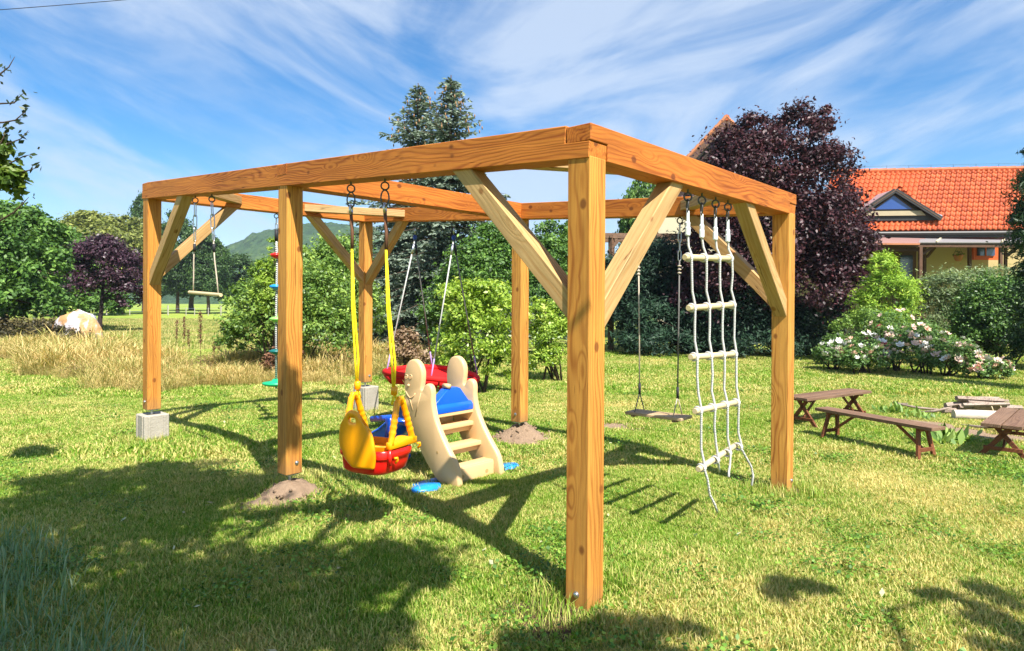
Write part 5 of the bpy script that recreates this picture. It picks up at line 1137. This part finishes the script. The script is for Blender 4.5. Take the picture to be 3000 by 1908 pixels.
# background broadleaf trees (crown meshes shared, two shapes)
base_lobes = [(0, 0, 6.2, 2.6, 2.6, 2.4), (-1.8, .3, 5.0, 1.9, 1.9, 1.8), (1.9, -.2, 5.2, 1.9, 1.9, 1.9), (.3, .2, 8.0, 1.7, 1.7, 1.3), (-.8, 0, 3.2, 2.4, 2.4, 1.6), (1.2, 0, 3.0, 2.2, 2.2, 1.6)]
alt_lobes = [(0, 0, 5.6, 2.9, 2.9, 2.2), (-2.0, .3, 6.2, 1.6, 1.6, 1.5), (1.4, -.2, 7.3, 1.9, 1.9, 1.5), (-.6, .2, 7.9, 1.3, 1.3, 1.0), (-1.5, 0, 3.2, 2.2, 2.2, 1.8), (1.9, 0, 3.4, 2.2, 2.2, 1.8)]
CM = {}
def far_tree(px, d, top_py, halfw, kind, label, seed):
    lobes_, mt = {'y': (alt_lobes, GR2), 'd': (base_lobes, GR3), 'g': (base_lobes, GR1), 'e': (alt_lobes, GR3)}[kind]
    if kind not in CM:
        mb = MB(); limbs(mb, (0, 0, -.3), lobes_, .22, (0, 0, 5.5), random.Random(3)); tmp = mb.build('trunk', BARK, None, smooth=True)
        CM[kind] = (crown_mesh('crown', lobes_, mt, seed=60+ord(kind), nclump=330, per=80, leaf=.30, clump_r=.23), tmp.data); bpy.data.objects.remove(tmp)
    t = empty('broadleaf_tree', at(XL(px, d), d), label, 'tree', 'background trees beyond the meadow', seed*1.7)
    H_ = zat(top_py, d); s_ = H_/9.2; sx = halfw*d/FPX/3.6
    t.scale = (sx, sx, s_); link('crown', CM[kind][0], t); link('trunk', CM[kind][1], t); return t
far_tree(255, 62, 628, 125, 'y', 'yellowish green round tree rising behind the small purple tree', 1)
far_tree(355, 70, 640, 115, 'y', 'yellowish green tree right behind the leftmost post, beside the dark tall tree', 2)
far_tree(150, 58, 690, 80, 'g', 'green tree behind the gap between the left edge tree and the yellowish tree', 3)
far_tree(420, 80, 590, 60, 'd', 'tall dark tree standing behind the leftmost post', 4)
far_tree(520, 76, 640, 75, 'd', 'dark round tree seen between the leftmost post and the trapeze', 5)
far_tree(610, 74, 690, 75, 'e', 'dark round tree seen just right of the trapeze bar', 6)
far_tree(700, 82, 760, 80, 'd', 'low dark tree below the hill, left of the middle front post', 7)
far_tree(440, 72, 720, 70, 'e', 'low dark tree at the meadow edge right of the small purple tree', 8)
far_tree(790, 90, 775, 80, 'g', 'green tree below the hill behind the climbing rope', 9)
far_tree(960, 95, 735, 90, 'g', 'light green tree below the hill, right of the middle front post', 10)
far_tree(1060, 88, 745, 90, 'd', 'dark green tree below the hill behind the rear corner post', 11)
far_tree(560, 100, 740, 110, 'd', 'far dark tree at the foot of the hill behind the trapeze', 12)
far_tree(1690, 27, 640, 75, 'g', 'green tree behind the nearest post, under the rear beam', 13)
far_tree(1880, 30, 515, 85, 'g', 'taller green tree showing above the rear beam right of the nearest post', 14)
# near tree at the left: shades the camera side and pokes twigs into the picture
NEARL = leafmat('near_tree_leaf', (.03, .06, .01), (.09, .16, .025), (.26, .32, .06), .4, .4, .35)
tl = []; sv = Vector((.25, .72, -1))
for (gx, gy, r_, z) in ((-.854, 3.226, .75, 4.6), (-1.364, 2.65, .62, 4.2), (-.35, 2.95, .55, 4.8), (-1.247, 1.714, .6, 4.4), (-.78, 1.35, .55, 4.7), (-.42, 1.12, .42, 4.5), (-.94, .80, .40, 4.3), (-1.6, 3.2, .5, 4.0), (.02, 3.45, .38, 4.9), (.22, 2.13, .16, 4.8), (-.35, 4.0, .42, 4.6), (-1.0, 4.1, .45, 4.3), (-.25, .85, .18, 4.5), (-.20, 2.35, .20, 4.6), (-1.7, 1.0, .6, 4.5), (-2.2, 2.2, .8, 4.2), (-2.6, 3.4, .8, 4.2), (-.10, -.25, .22, 4.6), (-.35, .0, .18, 4.6), (-2.4, 1.0, .9, 4.6)):
    tl.append((gx-sv.x*z*1-0, gy-sv.y*z, z)); tl[-1] = (gx-.25*z, gy-.72*z, z, r_*1.08, r_*1.08, r_*.55)
nt_base = Vector((-4.4, -2.6, 0))
tl2 = [(x-nt_base.x, y-nt_base.y, z, a, b_, c) for (x, y, z, a, b_, c) in tl]
shade = tree('garden_tree', nt_base, tl2, NEARL, 'leafy garden tree beside the camera whose shadow falls across the lawn at lower left', r0=.13, seed=44, nclump=330, per=82, leaf=.11, clump_r=.42, inner=.12, flat=.5, trunk_top=(1.0, .5, 4.0))
# its low branch reaching into the left edge of the picture
def branch(pts, r0, g, leafn, leafs, parent, name='leafy_twig'):
    P = [Vector(p) for p in pts]; mb = MB(); mb.tube(P, [r0*(1-.8*i/(len(P)-1)) for i in range(len(P))], 5); mb.build('twig', BARK, parent, smooth=True)
    pos = []; 
    for k in range(leafn):
        t = g.random()**.7*(len(P)-1); i = min(int(t), len(P)-2); q = P[i].lerp(P[i+1], t-i); pos.append(q+Vector((g.gauss(0, .022), g.gauss(0, .022), g.gauss(0, .022))))
    pos = np.array([tuple(p) for p in pos]); n = len(pos); gg = np.random.default_rng(int(g.random()*1e6))
    V_, F_, r_ = leaf_quads(pos, unit(gg.normal(size=(n, 3))), unit(gg.normal(size=(n, 3))), gg.uniform(.6, 1.3, n)*leafs, gg.uniform(.6, 1.3, n)*leafs*.5, gg.uniform(.1, .8, n)); link('leaves', np_mesh('leaves', V_, F_, DTW, r_), parent)
DTW = leafmat('twig_leaf', (.012, .02, .008), (.03, .05, .015), (.08, .11, .03), .4, .4, .2)
tw = empty('overhanging_branch', (0, 0, 0), 'thin leafy twigs reaching in at the upper left edge against the sky', 'branch'); g = random.Random(9); D_ = 4.6
for pl, nl in (([(-70, 350), (0, 235), (25, 215), (42, 185)], 16), ([(-70, 330), (0, 322), (40, 320), (60, 298), (70, 290)], 12), ([(-60, 380), (10, 377), (45, 370), (65, 352), (75, 345)], 14), ([(-60, 520), (20, 440), (60, 425), (82, 400)], 14), ([(-60, 520), (20, 500), (70, 475), (95, 470)], 16), ([(-60, 560), (30, 530), (90, 515), (110, 508)], 12), ([(-80, 540), (0, 440), (10, 420), (14, 400)], 18), ([(-60, 700), (40, 640), (70, 610), (84, 595)], 10)):
    branch([at(XL(a, D_), D_, zat(b_, D_)) for a, b_ in pl], .008, g, nl, .05, tw)
kk = D_/FPX; c = at(XL(-10, D_), D_, zat(545, D_))
link('leaf_mass', crown_mesh('leaf_mass', [(0, 0, 0, 55*kk, 55*kk, 60*kk), tuple(at(XL(20, D_), D_, zat(540, D_))-c)+(42*kk, 42*kk, 22*kk), tuple(at(XL(-30, D_), D_, zat(450, D_))-c)+(45*kk, 45*kk, 45*kk)], NEARL, 70, 36, .075, 77, clump_r=.35), tw, c)
# twigs behind the camera that throw the small shadows at lower right
st = empty('overhanging_branch', (0, 0, 0), 'leafy branch behind the camera throwing small shadows on the lawn at lower right', 'branch')
lob = []
for (gx, gy, r_) in ((.84, -.62, .13), (.98, -.70, .10), (1.26, -1.10, .07), (1.42, -1.33, .13), (1.28, -1.27, .10), (1.12, -1.40, .13), (.95, -1.50, .14), (-.18, -.35, .16), (.05, -.42, .15), (-.38, -.15, .12)):
    z = 3.6; lob.append((gx-.25*z, gy-.72*z, z, r_, r_, r_*.6))
link('leaves', crown_mesh('leaves', lob, NEARL, 60, 26, .085, 78, clump_r=.5), st)
mb = MB(); mb.tube([(-3.4, -5.4, 3.9), (-1.4, -4.4, 3.7), (0, -3.6, 3.62), (.6, -3.9, 3.6)], [.05, .035, .02, .006], 6); mb.tube([(-1.4, -4.4, 3.7), (-1.0, -3.2, 3.62), (-1.2, -2.9, 3.6)], [.025, .015, .005], 5); mb.build('twig', BARK, st, smooth=True)

# heap, fence, cable
hpz = at(XL(225, 23.5), 23.5); V = []; F = []; n, m = 26, 9; g = random.Random(12)
for j in range(m):
    t = j/(m-1); rr = [1.0, 1.02, .99, .93, .85, .80, .72, .4, .01][j]; zz = [0, .12, .28, .42, .55, .64, .70, .76, .77][j]
    for k in range(n):
        a = 2*math.pi*k/n; f = 1+.16*math.sin(2*a+1)+.09*math.sin(5*a+j*.8)+g.uniform(-.05, .05); v = (at(math.cos(a)*.72*rr*f, math.sin(a)*.5*rr*f)-at(0, 0)); V.append((v.x, v.y, zz*1.22*(1+.20*math.sin(a+2.5)+g.uniform(-.05, .05))-.02))
for j in range(m-1):
    for k in range(n): F.append((j*n+k, j*n+(k+1) % n, (j+1)*n+(k+1) % n, (j+1)*n+k))
mb = MB(); mb.add(V, F); hp_ = mb.build('covered_heap', heapmat(), None, smooth=True, loc=hpz); tag(hp_, 'whitish sheet-covered heap with orange patches in the tall dry grass at left', 'heap')
fn = empty('wire_fence', at(-40, 62), 'low wire fence with pale posts along the far edge of the meadow', 'fence'); wires = []
for px in (30, 120, 230, 278, 312, 380, 420, 492, 545, 570, 610, 647, 700, 750, 800, 1130, 1162, 1200):
    d = 62; p = at(XL(px, d), d); big = px in (312, 492, 647); hgt = .95 if big else .75
    mb = MB(); mb.box(p+Vector((0, 0, hgt/2+.1)), (.10 if big else .06, .10 if big else .06, hgt)); o = mb.build('fence_post', CONC, None); o.parent = fn; o.matrix_parent_inverse = Matrix.Translation(-fn.location)
    wires.append(p)
for z_ in (.45, .75):
    mb = MB(); mb.tube([p+Vector((0, 0, z_)) for p in wires], .012, 4); o = mb.build('wire', STEEL, None); o.parent = fn; o.matrix_parent_inverse = Matrix.Translation(-fn.location)
cb = MB(); A_, B_ = at(XL(-400, 13), 13, zat(78, 13)), at(XL(1100, 17), 17, zat(-60, 17))
cb.tube([A_.lerp(B_, t)-Vector((0, 0, .25*4*t*(1-t)*.3)) for t in [i/16 for i in range(17)]], .008, 5); tag(cb.build('overhead_cable', BLACK, None), 'thin dark overhead cable crossing the sky at the upper left', 'cable')

# dock stalks in the dry grass
DM = []
for s_ in range(3):
    g = np.random.default_rng(s_+5); n = 260; t = g.uniform(.35, 1, n); P = np.stack([g.normal(0, .022, n)+.03*t, g.normal(0, .022, n), t*.75], 1); Vq, Fq, r_ = leaf_quads(P, unit(g.normal(size=(n, 3))), unit(g.normal(size=(n, 3))*.5+np.array([0, 0, 1])), g.uniform(.02, .04, n), g.uniform(.015, .025, n), g.uniform(0, 1, n)); DM.append(np_mesh('seed_head', Vq, Fq, DOCK, r_))
dl = [(516, 1035, 17, 'dark seed spike'), (540, 1040, 19, ''), (555, 1055, 15, ''), (588, 1070, 20, ''), (640, 1075, 13, ''), (625, 1085, 12, '')]
dlab = ['brown seeding dock stalk just right of the leftmost post', 'tall brown dock stalk with a thick dark seed head, second right of the leftmost post', 'short brown dock stalk leaning among the dry grass', 'tallest thin dark dock stalk standing alone in the dry grass', 'small brown dock stalk left of the broad green shrub', 'lowest brown dock stalk at the front edge of the dry grass']
for i, (px, py, _, _) in enumerate(dl):
    p = at_px(px, py); t = empty('dock_stalk', p, dlab[i], 'dry plant', 'dock stalks in the dry grass', i*1.3); hs2 = [1.15, 1.3, .9, 1.6, .8, .7][i]; t.scale = (1, 1, hs2)
    link('seed_head', DM[i % 3], t); MB().tube([(0, 0, -.03), (.01, 0, .4), (.03, 0, .76)], [.007, .005, .003], 5).build('stem', DOCK, t)
# leafy weeds near the bench
WL = leafmat('weed_leaf', (.06, .13, .02), (.16, .28, .05), (.34, .45, .12))
wlab = ['leafy green weed beside the right end of the long bench', 'broad leaved weed in front of the right-hand table', 'small weed between the firewood and the long bench', 'grassy weed at the left edge of the soil patch in the fire place']
for i, (px, py, s_) in enumerate(((2760, 1310, 1.0), (2800, 1290, .8), (2625, 1215, .7), (2700, 1230, .6))):
    g = np.random.default_rng(i+70); n = 46; a = g.uniform(0, 6.28, n); el = g.uniform(.3, 1.2, n); dv_ = np.stack([np.cos(a)*np.cos(el), np.sin(a)*np.cos(el), np.sin(el)], 1); ln = g.uniform(.12, .26, n)*s_
    Vq, Fq, r_ = leaf_quads(dv_*ln[:, None]*.5+np.stack([g.normal(0, .1, n), g.normal(0, .1, n), np.zeros(n)], 1), unit(np.cross(dv_, np.cross(dv_, np.array([0, 0, 1.])))*-1), dv_, ln, ln*.28, g.uniform(0, 1, n))
    p = at_px(px, py); o = link('leafy_weed', np_mesh('leafy_weed', Vq, Fq, WL, r_), None, p); tag(o, wlab[i], 'weed', 'leafy weeds round the fire place')

fl_pos = []; g = np.random.default_rng(31); nfl = 110; P = np.zeros((nfl, 3)); k = 0
while k < nfl:
    p = at(g.uniform(-3.5, 2.5), g.uniform(2.4, 8.5)); P[k] = (p.x, p.y, gz(p.x, p.y)+g.uniform(.02, .04)); k += 1
Vq, Fq, r_ = leaf_quads(P, unit(g.normal(size=(nfl, 3))*.35+np.array([0, 0, 1.])), unit(g.normal(size=(nfl, 3))), g.uniform(.03, .06, nfl), g.uniform(.012, .028, nfl), g.uniform(0, 1, nfl))
o = link('fallen_leaves', np_mesh('fallen_leaves', Vq, Fq, leafmat('fallen_leaf', (.22, .13, .05), (.42, .36, .16), (.55, .58, .36), .6, .3, .1), r_)); o['kind'] = 'stuff'; o['label'] = 'small pale dry leaves scattered on the lawn'

# ================================================================== HILL
def hillz(l, d):
    x = l/d*FPX+1522   # photo column at that distance
    ridge = np.interp(x, [-3000, 300, 560, 663, 700, 734, 798, 893, 972, 1060, 1250, 1500, 1800, 6000], [0, 10, 34, 45, 48.5, 53, 58, 63, 63.5, 60, 48, 30, 14, 4])
    t = min(max((d-330)/190, 0), 1); s_ = t*t*(3-2*t); return ridge*s_*1.03
V = []; ls = [-.9+.0085*i for i in range(215)]; ds = [300+3.2*i for i in range(92)]
for d in ds:
    for s_ in ls:
        l = s_*d; p = at(l, d); z = hillz(l, d)
        q = Vector((p.x*.11, p.y*.11, 0)); z += (2.2*mnoise.noise(q)+3.4*abs(mnoise.noise(q*2.1)))*min(1, (d-300)/40)+1.5*mnoise.noise(q*.25)
        V.append((p.x, p.y, z-3))
n = len(ls); F = [(j*n+i, j*n+i+1, (j+1)*n+i+1, (j+1)*n+i) for j in range(len(ds)-1) for i in range(n-1)]
def hillmat():
    m, nt = newmat('wooded_hill'); g = nd(nt, 'ShaderNodeNewGeometry'); P = g.outputs['Position']
    n1 = noisen(nt, P, .012, 3, .6); n2 = noisen(nt, P, .11, 5, .7); vo = nt.nodes.new('ShaderNodeTexVoronoi'); vo.inputs['Scale'].default_value = .16; nt.links.new(P, vo.inputs['Vector'])
    f = mathn(nt, 'ADD', mathn(nt, 'MULTIPLY', n1, .5), mathn(nt, 'MULTIPLY', n2, .5))
    col = ramp(nt, f, [(.36, (.016, .042, .014)), (.5, (.036, .075, .022)), (.64, (.075, .12, .030)), (.75, (.13, .16, .045))])
    hgt = mathn(nt, 'SUBTRACT', n2, vo.outputs['Distance']); finish(nt, col, .9, .1, 0, hgt, 1.0, 3.0); return m
me = bpy.data.meshes.new('hill'); me.from_pydata(V, [], F); me.materials.append(hillmat())
for p in me.polygons: p.use_smooth = True
ho = bpy.data.objects.new('hill', me); COL.objects.link(ho); ho['kind'] = 'structure'

# ================================================================== HAZE
hm, nt = newmat('thin_haze'); pv = nt.nodes.new('ShaderNodeVolumePrincipled'); pv.inputs['Color'].default_value = (.72, .84, 1, 1); pv.inputs['Density'].default_value = .0004; pv.inputs['Anisotropy'].default_value = .2
nt.links.new(pv.outputs[0], nt.nodes.new('ShaderNodeOutputMaterial').inputs['Volume'])
mb = MB(); mb.box((150, 150, 50), (2400, 2400, 104)); hzo = mb.build('haze', hm, None); hzo['kind'] = 'stuff'
scn.cycles.volume_bounces = 0

# ================================================================== GRASS
def ok_lawn(x, y):
    for (bx, by, br) in BARE:
        if (x-bx)**2+(y-by)**2 < (br*.95+.05)**2: return False
    return True
near = [blade_patch('blades', .30, 900, .010, .040, .0050, LAWN, 100+i, .75) for i in range(5)]
mid = [blade_patch('blades', .55, 1500, .012, .040, .0078, LAWN, 120+i, .8) for i in range(4)]
farp = [blade_patch('blades', 1.1, 2000, .02, .055, .015, LAWN, 140+i, .8) for i in range(3)]
def scatter(name, gen, meshes, label, smin=.85, smax=1.2, seed=0, big=None):
    g = random.Random(seed); pts = []; rot = []; sc = []; ix = []
    for (x, y) in gen:
        pts.append((x, y, gz(x, y) if abs(x) < 40 and abs(y) < 40 else .02)); rot.append(g.uniform(0, 6.28)); s_ = g.uniform(smin, smax)
        if big: s_ *= big(x, y)
        sc.append(s_); ix.append(g.randrange(len(meshes)))
    return instancer(name, pts, rot, sc, ix, meshes, label)
def ldgen(d0, d1, step, lmin, lmax, seed, test=None, dens=1.0):
    g = random.Random(seed); d = d0
    while d < d1:
        l = lmin(d)
        while l < lmax(d):
            p = at(l+g.uniform(-.5, .5)*step, d+g.uniform(-.5, .5)*step)
            if g.random() < dens and (test is None or test(p.x, p.y)): yield (p.x, p.y)
            l += step
        d += step
def inside_tall(x, y):
    dx_, dy_ = x-CAM.x, y-CAM.y; d = .7506*dx_+.6608*dy_; l = .6608*dx_-.7506*dy_; px = l/d*FPX+1522
    front = np.interp(px, [-400, 0, 60, 120, 300, 500, 700, 900, 1000, 1120, 1200], [22, 17.0, 13.6, 11.8, 10.3, 10.4, 10.9, 11.2, 10.8, 12.2, 13.5])
    backd = np.interp(px, [-400, 100, 300, 420, 560, 700, 1200], [24, 19, 17.5, 13.6, 13.4, 14.5, 17.0])
    n_ = mnoise.noise(Vector((x*.8, y*.8, 3)))*.9
    return 40 < px < 1230 and mnoise.noise(Vector((x*.75+9, y*.75, 8))) > -.14 and front+n_ < d < backd+n_ and not (120 < px < 330 and 20.3 < d < 24.5)
tuft = lambda x, y: 1+.35*mnoise.noise(Vector((x*1.1, y*1.1, 0)))+.25*mnoise.noise(Vector((x*4, y*4, 5)))
blade_hi = lambda x, y: tuft(x, y)*(1.5 if (x-.07)**2+(y-5.3)**2 < .35 or (x-.3)**2+(y-2.6)**2 < .25 else 1)
scatter('lawn_grass', ldgen(1.8, 5.6, .135, lambda d: -.85*d-.3, lambda d: 1.1*d+.3, 1, ok_lawn), near, 'short mown green and straw coloured lawn grass close to the camera', big=blade_hi)
scatter('lawn_grass', ldgen(5.5, 10.5, .25, lambda d: -.85*d-.4, lambda d: 1.1*d+.4, 2, ok_lawn), mid, 'short lawn grass around the benches and the frame', big=blade_hi)
scatter('lawn_grass', ldgen(10.4, 18.5, .55, lambda d: -.85*d-.6, lambda d: 1.1*d+.6, 3), farp, 'short lawn grass on the far part of the garden', big=tuft)
def tallh(x, y):
    dx_, dy_ = x-CAM.x, y-CAM.y; d = .7506*dx_+.6608*dy_; l = .6608*dx_-.7506*dy_; px = l/d*FPX+1522
    front = np.interp(px, [-400, 0, 60, 120, 300, 500, 700, 900, 1000, 1120, 1200], [22, 17.0, 13.6, 11.8, 10.3, 10.4, 10.9, 11.2, 10.8, 12.2, 13.5])
    return min(1.1, max(.35, .45+.30*(d-front)))*(1+.55*mnoise.noise(Vector((x*.9, y*.9, 2))))
tall = [blade_patch('dry_stalks', .9, 700, .10, .50, .0085, DRY, 160+i, .95, seedhead=.7) for i in range(5)]
scatter('tall_dry_grass', ldgen(10.3, 26, .36, lambda d: -.95*d, lambda d: -.1*d, 4, inside_tall), tall, 'tall straw coloured dry grass growing behind the left part of the frame', .6, 1.1, big=tallh)
midg = [blade_patch('meadow_blades', 1.4, 900, .05, .20, .022, MEAD, 170+i, .5) for i in range(3)]
scatter('meadow_grass', ldgen(20, 50, 1.0, lambda d: -.95*d, lambda d: -.12*d, 5, lambda x, y: not inside_tall(x, y), .8), midg, 'shorter dry meadow grass beyond the tall grass', .6, 1.1)
def clover(seed):
    g = np.random.default_rng(seed); n = 130; P = np.stack([g.normal(0, .085, n), g.normal(0, .085, n), g.uniform(.018, .045, n)], 1)
    V_, F_, r_ = leaf_quads(P, unit(g.normal(size=(n, 3))*.4+np.array([0, 0, 1.])), unit(g.normal(size=(n, 3))), g.uniform(.012, .025, n), g.uniform(.010, .018, n), g.uniform(0, 1, n)); return np_mesh('clover', V_, F_, CLOV, r_)
CLOV = leafmat('clover_leaf', (.035, .10, .010), (.10, .22, .022), (.24, .38, .05), .5, .3, .25)
cg = random.Random(17)
def clgen():
    for i in range(420):
        d = 1.9+9*cg.random()**.9; p = at((cg.random()*1.7-.85)*d, d)
        if ok_lawn(p.x, p.y) and mnoise.noise(Vector((p.x*1.2, p.y*1.2, 20))) > -.05 and not inside_tall(p.x, p.y): yield (p.x, p.y)
scatter('clover_patches', clgen(), [clover(i) for i in range(4)], 'small low clover and weed patches growing in the lawn', .7, 1.5)
lng = [blade_patch('long_blades', .35, 70, .06, .20, .0075, LONG, 180+i, .75) for i in range(4)]
def lgz(x, y):
    dx_, dy_ = x-CAM.x, y-CAM.y; d = .7506*dx_+.6608*dy_; l = .6608*dx_-.7506*dy_; px = l/d*FPX+1522; py = 897.8+FPX*CAM.z/d
    return py > 1620+max(0, px-60)*.9+60*mnoise.noise(Vector((x*3, y*3, 0)))
scatter('long_grass', ldgen(1.9, 4.2, .17, lambda d: -.9*d-.2, lambda d: -.3*d, 6, lgz), lng, 'long bluish green grass tufts in the shade at the lower left corner', .6, 1.05)
ring = [(c[0]+math.cos(a)*rr, c[1]+math.sin(a)*rr) for c, rr in (((.09, 5.455), .20), ((2.66, 5.43), .2), ((.2, 2.55), .36), ((.1, .05), .22), ((2.66, .08), .2)) for a in [i*.5 for i in range(13)] if not (c == (.1, .05) and math.sin(a) < -.2)]
scatter('long_grass', ring, [blade_patch('edge_blades', .22, 110, .05, .13, .006, LAWN, 190+i, .6) for i in range(3)], 'longer green grass round the post feet and concrete blocks', .6, 1.0, 7)
